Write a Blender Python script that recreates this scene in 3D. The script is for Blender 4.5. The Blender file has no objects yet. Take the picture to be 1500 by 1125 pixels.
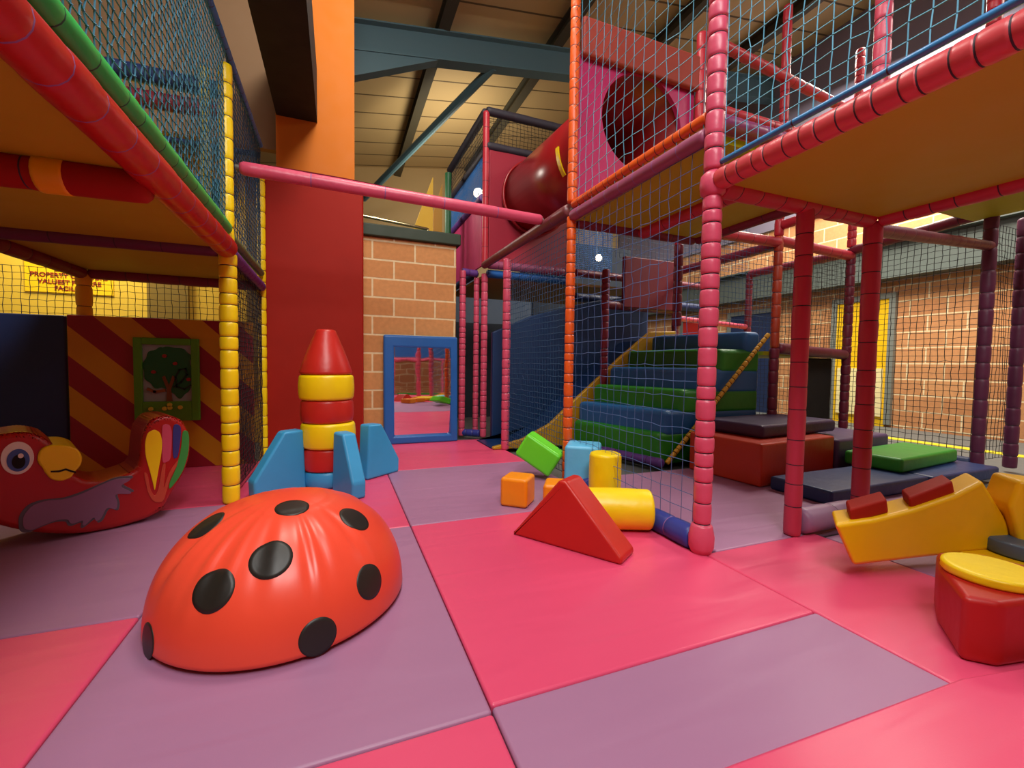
import bpy, bmesh, math, random
from mathutils import Vector, Matrix
random.seed(7)
PI = math.pi
S = bpy.context.scene
COL = S.collection
V = Vector

# ------------------------------------------------------------------ materials
def lin(c):
    return tuple((x / 12.92 if x <= .04045 else ((x + .055) / 1.055) ** 2.4) for x in (v / 255 for v in c)) + (1,)

MATS = {}
def vinyl(name, rgb, rough=.42, bump=.25, scale=9., dist=.02, dirt=.10, fine=.0, spec=.5):
    """padded vinyl: soft broad dents and a little grime"""
    if name in MATS: return MATS[name]
    m = bpy.data.materials.new(name); m.use_nodes = True; MATS[name] = m
    nt = m.node_tree; N = nt.nodes; L = nt.links
    b = N['Principled BSDF']; b.inputs['Roughness'].default_value = rough
    b.inputs['Specular IOR Level'].default_value = spec
    tc = N.new('ShaderNodeTexCoord'); n = N.new('ShaderNodeTexNoise')
    n.inputs['Scale'].default_value = scale; n.inputs['Detail'].default_value = 2.5
    L.new(tc.outputs['Object'], n.inputs['Vector'])
    bp = N.new('ShaderNodeBump'); bp.inputs['Strength'].default_value = bump; bp.inputs['Distance'].default_value = dist
    L.new(n.outputs['Fac'], bp.inputs['Height']); L.new(bp.outputs['Normal'], b.inputs['Normal'])
    n2 = N.new('ShaderNodeTexNoise'); n2.inputs['Scale'].default_value = 3.1; n2.inputs['Detail'].default_value = 4
    L.new(tc.outputs['Object'], n2.inputs['Vector'])
    mx = N.new('ShaderNodeMix'); mx.data_type = 'RGBA'
    c = lin(rgb); mx.inputs[6].default_value = c
    mx.inputs[7].default_value = tuple(v * .72 for v in c[:3]) + (1,)
    mr = N.new('ShaderNodeMapRange'); mr.inputs[1].default_value = .45; mr.inputs[2].default_value = .8
    mr.inputs[3].default_value = 0; mr.inputs[4].default_value = dirt * 4
    L.new(n2.outputs['Fac'], mr.inputs[0]); L.new(mr.outputs[0], mx.inputs[0])
    L.new(mx.outputs[2], b.inputs['Base Color'])
    return m

def mat_wrinkle(name, rgb, rough=.33):
    """floor mat vinyl: faint leather grain, long stretched creases"""
    m = bpy.data.materials.new(name); m.use_nodes = True; MATS[name] = m
    nt = m.node_tree; N = nt.nodes; L = nt.links
    b = N['Principled BSDF']; b.inputs['Roughness'].default_value = rough
    tc = N.new('ShaderNodeTexCoord')
    mp = N.new('ShaderNodeMapping'); mp.inputs['Rotation'].default_value = (0, 0, .45); mp.inputs['Scale'].default_value = (1.0, 4.2, 1)
    L.new(tc.outputs['Object'], mp.inputs['Vector'])
    n = N.new('ShaderNodeTexNoise'); n.inputs['Scale'].default_value = 1.7; n.inputs['Detail'].default_value = 1.5; n.inputs['Distortion'].default_value = .6
    L.new(mp.outputs[0], n.inputs['Vector'])
    n3 = N.new('ShaderNodeTexNoise'); n3.inputs['Scale'].default_value = 260; n3.inputs['Detail'].default_value = 1
    L.new(tc.outputs['Object'], n3.inputs['Vector'])
    b1 = N.new('ShaderNodeBump'); b1.inputs['Strength'].default_value = .24; b1.inputs['Distance'].default_value = .03
    b2 = N.new('ShaderNodeBump'); b2.inputs['Strength'].default_value = .06; b2.inputs['Distance'].default_value = .002
    L.new(n.outputs['Fac'], b1.inputs['Height']); L.new(n3.outputs['Fac'], b2.inputs['Height'])
    L.new(b1.outputs[0], b2.inputs['Normal']); L.new(b2.outputs[0], b.inputs['Normal'])
    b.inputs['Base Color'].default_value = lin(rgb)
    return m

def plain(name, rgb, rough=.6, metal=0., emit=0., alpha=None):
    if name in MATS: return MATS[name]
    m = bpy.data.materials.new(name); m.use_nodes = True; MATS[name] = m
    nt = m.node_tree; N = nt.nodes; b = N['Principled BSDF']
    n = N.new('ShaderNodeTexNoise'); n.inputs['Scale'].default_value = 7
    tc = N.new('ShaderNodeTexCoord'); nt.links.new(tc.outputs['Object'], n.inputs['Vector'])
    mr = N.new('ShaderNodeMapRange'); mr.inputs[3].default_value = rough * .85; mr.inputs[4].default_value = min(1, rough * 1.15)
    nt.links.new(n.outputs['Fac'], mr.inputs[0]); nt.links.new(mr.outputs[0], b.inputs['Roughness'])
    b.inputs['Base Color'].default_value = lin(rgb); b.inputs['Metallic'].default_value = metal
    if emit:
        b.inputs['Emission Color'].default_value = lin(rgb); b.inputs['Emission Strength'].default_value = emit
    return m

def brick(name, c1, c2, mortar, axis, bw=.45, bh=.205, off=(0, 0), ms=.011, bump=.5):
    m = bpy.data.materials.new(name); m.use_nodes = True; MATS[name] = m
    nt = m.node_tree; N = nt.nodes; L = nt.links; b = N['Principled BSDF']
    ge = N.new('ShaderNodeNewGeometry'); sp = N.new('ShaderNodeSeparateXYZ'); cb = N.new('ShaderNodeCombineXYZ')
    L.new(ge.outputs['Position'], sp.inputs[0]); L.new(sp.outputs[axis], cb.inputs[0]); L.new(sp.outputs['Z'], cb.inputs[1])
    mp = N.new('ShaderNodeMapping'); mp.inputs['Location'].default_value = (off[0], off[1], 0); L.new(cb.outputs[0], mp.inputs[0])
    bk = N.new('ShaderNodeTexBrick'); L.new(mp.outputs[0], bk.inputs['Vector'])
    bk.inputs['Scale'].default_value = 1; bk.inputs['Brick Width'].default_value = bw; bk.inputs['Row Height'].default_value = bh
    bk.inputs['Mortar Size'].default_value = ms; bk.inputs['Mortar Smooth'].default_value = .25
    bk.inputs['Color1'].default_value = lin(c1); bk.inputs['Color2'].default_value = lin(c2); bk.inputs['Mortar'].default_value = lin(mortar)
    n = N.new('ShaderNodeTexNoise'); n.inputs['Scale'].default_value = 22; n.inputs['Detail'].default_value = 5; L.new(cb.outputs[0], n.inputs['Vector'])
    hs = N.new('ShaderNodeHueSaturation'); L.new(bk.outputs['Color'], hs.inputs['Color'])
    mr = N.new('ShaderNodeMapRange'); mr.inputs[3].default_value = .8; mr.inputs[4].default_value = 1.2
    L.new(n.outputs['Fac'], mr.inputs[0]); L.new(mr.outputs[0], hs.inputs['Value']); L.new(hs.outputs[0], b.inputs['Base Color'])
    inv = N.new('ShaderNodeMath'); inv.operation = 'SUBTRACT'; inv.inputs[0].default_value = 1; L.new(bk.outputs['Fac'], inv.inputs[1])
    bp = N.new('ShaderNodeBump'); bp.inputs['Strength'].default_value = bump; bp.inputs['Distance'].default_value = .01
    L.new(inv.outputs[0], bp.inputs['Height']); L.new(bp.outputs[0], b.inputs['Normal']); b.inputs['Roughness'].default_value = .85
    return m

def ceiling_mat():
    m = bpy.data.materials.new('ceiling_panels'); m.use_nodes = True
    nt = m.node_tree; N = nt.nodes; L = nt.links; b = N['Principled BSDF']
    ge = N.new('ShaderNodeNewGeometry'); sp = N.new('ShaderNodeSeparateXYZ'); L.new(ge.outputs['Position'], sp.inputs[0])
    md = N.new('ShaderNodeMath'); md.operation = 'MODULO'; md.inputs[1].default_value = .62; L.new(sp.outputs['Y'], md.inputs[0])
    gt = N.new('ShaderNodeMath'); gt.operation = 'LESS_THAN'; gt.inputs[1].default_value = .035; L.new(md.outputs[0], gt.inputs[0])
    mx = N.new('ShaderNodeMix'); mx.data_type = 'RGBA'; mx.inputs[6].default_value = lin((184, 156, 108)); mx.inputs[7].default_value = lin((92, 74, 48))
    L.new(gt.outputs[0], mx.inputs[0]); L.new(mx.outputs[2], b.inputs['Base Color']); b.inputs['Roughness'].default_value = .7
    return m

def stripes_mat():
    """yellow and crimson diagonal stripes printed on the panel"""
    m = bpy.data.materials.new('diagonal_stripes'); m.use_nodes = True
    nt = m.node_tree; N = nt.nodes; L = nt.links; b = N['Principled BSDF']
    tc = N.new('ShaderNodeTexCoord'); sp = N.new('ShaderNodeSeparateXYZ'); L.new(tc.outputs['Object'], sp.inputs[0])
    a = N.new('ShaderNodeMath'); a.operation = 'MULTIPLY'; a.inputs[1].default_value = .97; L.new(sp.outputs['X'], a.inputs[0])
    s = N.new('ShaderNodeMath'); s.operation = 'ADD'; L.new(a.outputs[0], s.inputs[0]); L.new(sp.outputs['Z'], s.inputs[1])
    o = N.new('ShaderNodeMath'); o.operation = 'ADD'; o.inputs[1].default_value = 20 * STRIPE_P + STRIPE_OFF; L.new(s.outputs[0], o.inputs[0])
    md = N.new('ShaderNodeMath'); md.operation = 'MODULO'; md.inputs[1].default_value = STRIPE_P; L.new(o.outputs[0], md.inputs[0])
    g = N.new('ShaderNodeMath'); g.operation = 'GREATER_THAN'; g.inputs[1].default_value = STRIPE_P / 2; L.new(md.outputs[0], g.inputs[0])
    mx = N.new('ShaderNodeMix'); mx.data_type = 'RGBA'; mx.inputs[6].default_value = lin((205, 145, 10)); mx.inputs[7].default_value = lin((150, 16, 40))
    L.new(g.outputs[0], mx.inputs[0]); L.new(mx.outputs[2], b.inputs['Base Color']); b.inputs['Roughness'].default_value = .5
    return m
STRIPE_P, STRIPE_OFF = .46, -.005

PINK = vinyl('pink_vinyl', (212, 80, 110), .38, .2, 14)
HOTPINK = vinyl('hot_pink_vinyl', (190, 44, 104), .45, .2, 12)
RED = vinyl('red_vinyl', (196, 38, 28), .38, .22, 9)
DRED = vinyl('deep_red_vinyl', (156, 28, 14), .62, .2, 5, spec=.2)
MAROON = vinyl('maroon_vinyl', (120, 22, 44), .5, .2, 6)
ORANGE = vinyl('orange_vinyl', (228, 92, 26), .4, .2, 12)
BORANGE = vinyl('block_orange_vinyl', (248, 148, 12), .42, .2, 12)
YELLOW = vinyl('yellow_vinyl', (250, 216, 8), .38, .22, 11)
AMBER = vinyl('amber_vinyl', (236, 182, 0), .42, .25, 7)
BLUE = vinyl('blue_vinyl', (58, 158, 212), .4, .2, 9)
SKY = vinyl('sky_vinyl', (98, 190, 236), .42, .2, 10)
ROYAL = vinyl('royal_blue_vinyl', (32, 94, 168), .35, .2, 6)
NAVY = vinyl('navy_vinyl', (22, 44, 92), .5, .2, 5)
STEPBLUE = vinyl('step_blue_vinyl', (30, 92, 150), .45, .25, 6)
GREEN = vinyl('green_vinyl', (36, 128, 30), .45, .25, 7)
LIME = vinyl('lime_vinyl', (108, 222, 40), .38, .2, 9)
PURPLE = vinyl('purple_vinyl', (92, 52, 130), .45, .2, 8)
MAUVE = vinyl('mauve_vinyl', (148, 70, 104), .45, .2, 8)
LILAC = vinyl('lilac_vinyl', (150, 112, 148), .45, .25, 7)
EMERALD = vinyl('emerald_vinyl', (44, 190, 84), .4, .2, 10)
BLACKV = vinyl('black_vinyl', (34, 32, 28), .45, .15, 9)
TIE = plain('cable_tie_dark', (52, 30, 46), .6)
TIEL = plain('cable_tie_lilac', (130, 90, 150), .5)
DECK = plain('deck_plywood_yellow', (176, 166, 8), .6)
M_PINK = mat_wrinkle('mat_pink', (222, 76, 115))
M_LILAC = mat_wrinkle('mat_lilac', (163, 114, 150), .44)
NETB = plain('net_cord_blue', (64, 92, 140), .6)
NETC = plain('net_cord_cyan', (84, 158, 188), .6)
NETK = plain('net_cord_black', (26, 24, 30), .7)
NETN = plain('net_cord_navy', (34, 70, 104), .7)
STEEL = plain('steel_teal_paint', (84, 116, 126), .5)
GREYST = plain('steel_grey_paint', (84, 92, 88), .5)
GALV = plain('galvanised', (150, 150, 140), .45, .6)
BLACK = plain('black_board', (14, 12, 10), .8)
WHITE = plain('white_paint', (232, 228, 215), .5)
GREY = plain('grey_paint', (120, 124, 118), .6)

# ------------------------------------------------------------------ builders
OFF = {}
def tag(o, label, cat, group=None):
    o['label'] = label; o['category'] = cat
    if group: o['group'] = group
    return o
def thing(name, loc, label, cat, group=None):
    o = bpy.data.objects.new(name, None); COL.objects.link(o); o.location = loc; o.empty_display_size = .1
    OFF[o] = V(loc); return tag(o, label, cat, group)
def link(name, me, mats, parent, loc):
    for m in (mats if isinstance(mats, (list, tuple)) else [mats]): me.materials.append(m)
    o = bpy.data.objects.new(name, me); COL.objects.link(o)
    if parent is not None:
        o.parent = parent; off = OFF[parent]
    else:
        off = V(loc) if loc is not None else V((0, 0, 0)); o.location = off
    OFF[o] = off
    me.transform(Matrix.Translation(-off)); me.update()
    return o
def obj(name, bm, mats, parent=None, loc=None, smooth=True, wn=True, kind=None):
    """bm is in world coordinates; the object's origin is its thing's base"""
    me = bpy.data.meshes.new(name)
    bmesh.ops.recalc_face_normals(bm, faces=bm.faces)
    for f in bm.faces: f.smooth = smooth
    bm.to_mesh(me); bm.free()
    if parent is None and loc is None:
        vs = [v.co for v in me.vertices]
        loc = ((min(v.x for v in vs) + max(v.x for v in vs)) / 2, (min(v.y for v in vs) + max(v.y for v in vs)) / 2, min(v.z for v in vs))
    o = link(name, me, mats, parent, loc)
    if wn and smooth:
        w = o.modifiers.new('wn', 'WEIGHTED_NORMAL'); w.keep_sharp = True
    if kind: o['kind'] = kind
    return o
def merge(bm, sub, M=None):
    if M is not None: bmesh.ops.transform(sub, matrix=M, verts=sub.verts)
    me = bpy.data.meshes.new('t'); sub.to_mesh(me); sub.free(); bm.from_mesh(me); bpy.data.meshes.remove(me)
def T(loc=(0, 0, 0), rz=0, rx=0, ry=0):
    return Matrix.Translation(loc) @ Matrix.Rotation(rz, 4, 'Z') @ Matrix.Rotation(ry, 4, 'Y') @ Matrix.Rotation(rx, 4, 'X')
def box(bm, a, b, bev=0, M=None, seg=3, mi=0):
    """box between corners a and b"""
    s = bmesh.new(); bmesh.ops.create_cube(s, size=1)
    a = V(a); b = V(b); c = (a + b) / 2; d = b - a
    bmesh.ops.transform(s, matrix=Matrix.Translation(c) @ Matrix.Diagonal((abs(d.x), abs(d.y), abs(d.z), 1)), verts=s.verts)
    if bev: bmesh.ops.bevel(s, geom=list(s.edges), offset=bev, segments=seg, profile=.5, affect='EDGES')
    for f in s.faces: f.material_index = mi
    merge(bm, s, M); return bm
def prism(bm, pts, y0, y1, bev=0, M=None, seg=3, mi=0):
    """polygon pts (x, z) extruded from y0 to y1"""
    s = bmesh.new()
    v0 = [s.verts.new((x, y0, z)) for x, z in pts]; v1 = [s.verts.new((x, y1, z)) for x, z in pts]
    n = len(pts); s.faces.new(v0); s.faces.new(list(reversed(v1)))
    for i in range(n): s.faces.new((v0[i], v1[i], v1[(i + 1) % n], v0[(i + 1) % n]))
    bmesh.ops.recalc_face_normals(s, faces=s.faces)
    if bev: bmesh.ops.bevel(s, geom=list(s.edges), offset=bev, segments=seg, profile=.5, affect='EDGES')
    for f in s.faces: f.material_index = mi
    merge(bm, s, M); return bm
def zprism(bm, pts, z0, z1, bev=0, seg=3):
    """polygon pts (x, y) extruded upwards"""
    s = bmesh.new()
    v0 = [s.verts.new((x, y, z0)) for x, y in pts]; v1 = [s.verts.new((x, y, z1)) for x, y in pts]
    n = len(pts); s.faces.new(list(reversed(v0))); s.faces.new(v1)
    for i in range(n): s.faces.new((v0[i], v0[(i + 1) % n], v1[(i + 1) % n], v1[i]))
    bmesh.ops.recalc_face_normals(s, faces=s.faces)
    if bev: bmesh.ops.bevel(s, geom=list(s.edges), offset=bev, segments=seg, profile=.5, affect='EDGES')
    merge(bm, s); return bm
def lathe(bm, prof, M=None, n=32, mi=None):
    """profile of (r, z[, material]) turned about z, capped"""
    s = bmesh.new(); rings = []
    for p in prof: rings.append([s.verts.new((p[0] * math.cos(2 * PI * k / n), p[0] * math.sin(2 * PI * k / n), p[1])) for k in range(n)])
    for i in range(len(rings) - 1):
        for k in range(n):
            f = s.faces.new((rings[i][k], rings[i][(k + 1) % n], rings[i + 1][(k + 1) % n], rings[i + 1][k]))
            if mi and prof[i][2] and prof[i + 1][2]: f.material_index = mi
    s.faces.new(list(reversed(rings[0]))); s.faces.new(rings[-1])
    merge(bm, s, M); return bm
def align(p0, p1):
    d = V(p1) - V(p0); return Matrix.Translation(p0) @ d.to_track_quat('Z', 'Y').to_matrix().to_4x4(), d.length
def pad(bm, p0, p1, r=.045, seg=.085, pinch=.14, tie=.0026, n=18, var=.3):
    """foam sleeve on a pole, cinched by cable ties (material slot 1)"""
    M, L = align(p0, p1); k = max(1, round(L / seg)); w = [1 + random.uniform(-var, var) for _ in range(k)]
    t = sum(w); z = 0; prof = []; rp = r * (1 - pinch)
    prof.append((rp * .8, 0, 0))
    for i, x in enumerate(w):
        h = x / t * L; rr = r * random.uniform(.97, 1.03)
        for f, q in ((.0, None), (.05, .55), (.16, .88), (.35, .99), (.65, 1.), (.84, .9), (.95, .55)):
            if q is None: continue
            prof.append((rp + (rr - rp) * q, z + h * f, 0))
        z += h
        if i < k - 1:
            prof.append((rp + .0008, z - tie, 1)); prof.append((rp + .0008, z + tie, 1))
    prof.append((rp * .8, L, 0))
    return lathe(bm, prof, M, n, mi=1)
def rod(bm, p0, p1, r, n=12):
    M, L = align(p0, p1); return lathe(bm, [(r, 0), (r, L)], M, n)
def post(parent, x, y, z1, mat, r=.046, z0=0, tie=TIE, name='post', **k):
    bm = bmesh.new(); pad(bm, (x, y, z0), (x, y, z1), r, **k); return obj(name, bm, [mat, tie], parent, wn=False)
def rail(parent, p0, p1, mat, r=.046, tie=TIE, name='rail', **k):
    bm = bmesh.new(); k.setdefault('pinch', .07); k.setdefault('seg', .11); pad(bm, p0, p1, r, **k); return obj(name, bm, [mat, tie], parent, wn=False)

def net(name, o, U, W, mat, label, sp=.05, r=.0022, diamond=False, jit=.14, sag=.012, group=None, parent=None, seed=0):
    """knotted cord net spanning o + U x W; every knot pulled a little out of true"""
    rnd = random.Random(seed + 11); o = V(o); U = V(U); W = V(W); lu, lw = U.length, W.length; u = U / lu; w = W / lw; nn = u.cross(w)
    nu = max(1, round(lu / sp)); nv = max(1, round(lw / sp)); ph = rnd.uniform(0, 6)
    P = []
    for j in range(nv + 1):
        row = []
        for i in range(nu + 1):
            a, b = i / nu, j / nv; e = 4 * min(a, 1 - a, .25) * 4 * min(b, 1 - b, .25)
            du, dw = rnd.gauss(0, jit) * sp * .35, rnd.gauss(0, jit) * sp * .35
            if diamond and j % 2: du += sp * .22 * (1 if i % 2 else -1)
            row.append(o + U * a + W * b + u * du * min(1, e * 3) + w * dw * min(1, e * 3) + nn * (sag * e * math.sin(a * 5 + b * 4 + ph) + rnd.gauss(0, .0012)))
        P.append(row)
    vs = []; fs = []
    def strand(pts, a, b):
        base = len(vs)
        for p in pts:
            for k in range(3):
                t = 2 * PI * k / 3; vs.append(p + a * (r * math.cos(t)) + b * (r * math.sin(t)))
        for q in range(len(pts) - 1):
            for k in range(3):
                A = base + q * 3; fs.append((A + k, A + (k + 1) % 3, A + 3 + (k + 1) % 3, A + 3 + k))
    for j in range(nv + 1): strand(P[j], w, nn)
    for i in range(nu + 1): strand([P[j][i] for j in range(nv + 1)], u, nn)
    kr = r * 1.9
    for row in P:
        for p in row:
            b = len(vs); vs.extend([p + u * kr, p - u * kr, p + w * kr, p - w * kr, p + nn * kr, p - nn * kr])
            for f in ((0, 2, 4), (2, 1, 4), (1, 3, 4), (3, 0, 4), (2, 0, 5), (1, 2, 5), (3, 1, 5), (0, 3, 5)): fs.append(tuple(b + q for q in f))
    me = bpy.data.meshes.new(name); me.from_pydata([tuple(v) for v in vs], [], fs)
    ob = link(name, me, mat, parent, tuple(o) if parent is None else None)
    if parent is None: tag(ob, label, 'net', group)
    return ob
def setting(name, bm, mats, smooth=False):
    return obj(name, bm, mats, None, (0, 0, 0), smooth=smooth, wn=False, kind='structure')

# ------------------------------------------------------------------ camera (phone held 0.9 m above the mats)
cd = bpy.data.cameras.new('camera'); cam = bpy.data.objects.new('camera', cd); COL.objects.link(cam); S.camera = cam
cd.sensor_fit = 'HORIZONTAL'; cd.sensor_width = 36; cd.lens = 36 * 640 / 1500; cd.clip_start = .02
yaw, pit, rol = math.radians(21.7), math.radians(-2.55), .0138
fw = V((math.sin(yaw) * math.cos(pit), math.cos(yaw) * math.cos(pit), math.sin(pit))); rt = V((math.cos(yaw), -math.sin(yaw), 0)); up = rt.cross(fw)
r_ = rt * math.cos(rol) + up * math.sin(rol); u_ = -rt * math.sin(rol) + up * math.cos(rol)
M = Matrix((r_, u_, -fw)).transposed().to_4x4(); M.translation = V((0, 0, .9)); cam.matrix_world = M

# ------------------------------------------------------------------ setting: floor, roof, walls
bm = bmesh.new(); box(bm, (-4.2, -4, -.14), (8.6, 12.2, -.042)); setting('floor', bm, plain('floor_paint', (96, 98, 96), .6))
bm = bmesh.new(); box(bm, (6.95, -3.5, -.042), (7.15, 6.6, -.036)); setting('trim_1', bm, plain('yellow_line_paint', (214, 196, 30), .6))
zr = lambda x: 5.75 + .15 * x
bm = bmesh.new(); prism(bm, [(-4.2, zr(-4.2)), (8.6, zr(8.6)), (8.6, zr(8.6) + .1), (-4.2, zr(-4.2) + .1)], -4, 12.2); setting('ceiling', bm, ceiling_mat())
BR = brick('right_wall_blockwork', (206, 148, 98), (188, 128, 82), (232, 212, 170), 'Y', .46, .25)
bm = bmesh.new(); box(bm, (8.4, -4, -.1), (8.6, 12.2, 7.2)); setting('wall_right', bm, BR)
bm = bmesh.new(); box(bm, (-4.4, -4, -.1), (-4.2, 12.2, 7)); setting('wall_left', bm, plain('left_wall_paint', (150, 124, 92), .8))
bm = bmesh.new(); box(bm, (-4.2, 12, -.1), (8.4, 12.2, 7.2)); setting('wall_back', bm, plain('back_wall_paint', (84, 96, 112), .8))
bm = bmesh.new(); box(bm, (-4.2, -4.2, -.1), (8.4, -4, 7.2)); setting('wall_front', bm, brick('front_wall_blockwork', (188, 124, 82), (172, 106, 68), (214, 190, 150), 'X'))
# yellow partition behind the toddler area, beige wall above it
bm = bmesh.new(); box(bm, (-4.2, 5.75, -.04), (-.1, 5.85, 3.1)); setting('wall_yellow', bm, plain('yellow_wall_paint', (226, 190, 58), .7))
bm = bmesh.new(); box(bm, (-1.86, 5.70, .5), (-1.5, 5.75, 3.05)); box(bm, (-.95, 5.70, .5), (-.6, 5.75, 3.05)); setting('trim_2', bm, plain('olive_panel_paint', (128, 104, 30), .7))
bm = bmesh.new(); box(bm, (-4.2, 4.78, 2.9), (-.53, 4.86, 6.1)); setting('wall_beige', bm, plain('beige_wall_paint', (128, 98, 70), .8))
# boxed steel column: orange board above, black soffit running overhead to it
bm = bmesh.new(); box(bm, (-.535, 4.72, -.04), (.158, 5.02, 6.0)); setting('column', bm, plain('orange_board', (204, 110, 4), .75))
bm = bmesh.new(); box(bm, (-.53, 2.2, 3.2), (-.18, 4.718, 3.7)); setting('soffit', bm, BLACK)
# blockwork pier with a dark green cap
bm = bmesh.new(); box(bm, (.165, 5.05, -.04), (1.285, 5.5, 2.27)); setting('wall_pier', bm, brick('pier_blockwork', (204, 144, 88), (192, 130, 76), (224, 200, 156), 'X', .46, .205, (-.12 + .46, .02)))
bm = bmesh.new(); box(bm, (.165, 5.0, 2.272), (1.33, 5.54, 2.40), .012); setting('trim_3', bm, plain('dark_green_cap', (38, 52, 34), .6))
bm = bmesh.new(); box(bm, (8.34, -4, 3.75), (8.399, 12, 7.1)); setting('trim_4', bm, plain('grey_cladding', (138, 130, 150), .7))
bm = bmesh.new(); box(bm, (-4.2, 11.9, 3.3), (8.3, 11.99, 7.1)); setting('trim_5', bm, plain('cream_cladding', (184, 156, 108), .7))
bm = bmesh.new(); box(bm, (1.3, 7.4, -.04), (5.2, 7.46, 1.62)); box(bm, (3.3, 7.3, -.04), (5.4, 7.38, 3.2)); setting('shade_backdrop', bm, plain('shade_backdrop_dark', (34, 44, 58), .8))  # added dark sheets, standing in for the darkness behind the rear bays
# steelwork under the roof
def ibeam(bm, p0, p1, w, h, t=.02):
    d = V(p1) - V(p0); L = d.length; Mx, _ = align(p0, p1)
    rot = d.to_track_quat('Y', 'Z').to_matrix().to_4x4(); Mx = Matrix.Translation(p0) @ rot
    box(bm, (-w / 2, 0, -h / 2), (w / 2, L, -h / 2 + t), M=Mx); box(bm, (-w / 2, 0, h / 2 - t), (w / 2, L, h / 2), M=Mx); box(bm, (-t / 2, 0, -h / 2 + t), (t / 2, L, h / 2 - t), M=Mx)
bm = bmesh.new(); ibeam(bm, (-4.1, 6.6, 4.72), (8.3, 6.6, 6.55), .2, .42); setting('roof_rafter', bm, STEEL)
bm = bmesh.new(); prism(bm, [(-.6, 4.45), (1.45, 5.35), (-.6, 5.1)], 6.52, 6.68); setting('roof_haunch', bm, STEEL)
for i, x in enumerate((-.4, 1.45, 3.3, 5.1, 6.9)):
    bm = bmesh.new(); ibeam(bm, (x, -3.9, zr(x) - .12), (x, 11.9, zr(x) - .12), .16, .2); setting('roof_purlin', bm, plain('purlin_dark', (70, 64, 48), .6))
bm = bmesh.new(); rod(bm, (2.25, 6.6, 5.5), (.55, 10.6, 4.6), .07); setting('roof_brace', bm, STEEL)
# long grey steel beam along the brick wall
bm = bmesh.new(); box(bm, (8.22, -3.9, 2.38), (8.38, 11.9, 2.93)); box(bm, (8.1, -3.9, 2.93), (8.39, 11.9, 2.96)); box(bm, (8.1, -3.9, 2.35), (8.39, 11.9, 2.38)); setting('wall_beam', bm, GREYST)
# doors on the brick wall
def door(n, y0, y1, mat, z1=2.06):
    bm = bmesh.new(); d = .09
    box(bm, (8.34, y0 - d, 0), (8.405, y0, z1 + d)); box(bm, (8.34, y1, 0), (8.405, y1 + d, z1 + d)); box(bm, (8.34, y0, z1), (8.405, y1, z1 + d))
    box(bm, (8.36, y0, -.04), (8.402, y1, z1), mi=1)
    return setting('door_%d' % n, bm, [GREY, mat])
d1 = door(1, 6.45, 7.5, plain('navy_door_paint', (30, 46, 84), .5)); d2 = door(2, 8.4, 9.0, plain('red_door_paint', (196, 40, 30), .5))
d3 = door(3, 4.4, 5.2, plain('yellow_door_paint', (238, 190, 10), .5))
def picto(par, y, z, mat_bg, mat_fg, dress):
    bm = bmesh.new(); box(bm, (8.345, y - .07, z - .13), (8.36, y + .07, z + .13)); p = obj('toilet_sign', bm, mat_bg, par, smooth=False)
    s = bmesh.new(); Mx = T((8.343, y, z)) @ Matrix.Rotation(-PI / 2, 4, 'Z')
    lathe(s, [(.018, -.002), (.018, .002)], Mx @ T((0, 0, .075), rx=PI / 2), 12)
    body = [(-.022, .05), (.022, .05), (.04 if dress else .022, -.02), (.016, -.02), (.016, -.1), (.003, -.1), (.003, -.02), (-.003, -.02), (-.003, -.1), (-.016, -.1), (-.016, -.02), (-.04 if dress else -.022, -.02)]
    prism(s, body, -.002, .002, M=Mx); obj('pictogram', s, mat_fg, p, smooth=False)
picto(d1, 6.98, 1.5, WHITE, plain('sign_ink', (30, 34, 50), .6), False); picto(d2, 8.62, 1.5, WHITE, MATS['sign_ink'], True)
bm = bmesh.new(); box(bm, (8.33, 4.44, .12), (8.36, 5.14, .92)); obj('kick_plate', bm, plain('cream_panel', (240, 226, 170), .5), d3, smooth=False)

# ------------------------------------------------------------------ floor mats (tops at z = 0)
matgrp = 'padded floor mats'
def fmat(x0, x1, y0, y1, m, label, top=0., bot=-.041, rz=0):
    bm = bmesh.new(); g = .0015; box(bm, (x0 + g, y0 + g, bot), (x1 - g, y1 - g, top), .010, seg=3)
    o = obj('floor_mat', bm, m); tag(o, label, 'mat', matgrp); return o
fmat(-.65, .37, 1.03, 2.42, M_LILAC, 'lilac floor mat under the spotted ladybird dome')
fmat(-.65, .37, 2.42, 3.72, M_PINK, 'pink floor mat under the blue fins of the foam rocket')
fmat(-.65, .37, -.35, 1.03, M_PINK, 'pink floor mat at the bottom edge, in front of the ladybird mat')
fmat(.37, 1.64, 1.05, 2.42, M_PINK, 'large pink floor mat with the red triangular wedge on it')
fmat(.37, 1.64, -.3, 1.05, M_LILAC, 'lilac floor mat in front of the pink mat that holds the red wedge')
fmat(.37, 1.64, 2.42, 3.72, M_LILAC, 'lilac floor mat with the small orange cube, right of the rocket mat')
fmat(.37, 1.64, 3.72, 5.0, M_PINK, 'pink floor mat in front of the leaning blue framed mirror')
fmat(-.65, .37, 3.72, 4.7, M_LILAC, 'lilac floor mat against the red padded column')
fmat(-1.95, -.65, .57, 1.87, M_PINK, 'pink floor mat at the left edge, beside the ladybird mat')
fmat(-1.95, -.65, 1.87, 3.17, M_LILAC, 'lilac floor mat under the parrot rocker')
fmat(-1.95, -.65, 3.17, 4.47, M_PINK, 'pink floor mat in front of the striped panel')
fmat(-3.25, -1.95, 3.17, 4.47, M_LILAC, 'lilac floor mat in front of the dark blue panel')
fmat(-3.25, -1.95, 1.87, 3.17, M_PINK, 'pink floor mat behind the head of the parrot rocker')
fmat(1.64, 2.42, .3, 1.58, M_PINK, 'pink floor mat at the entrance between two pink padded posts')
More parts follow.
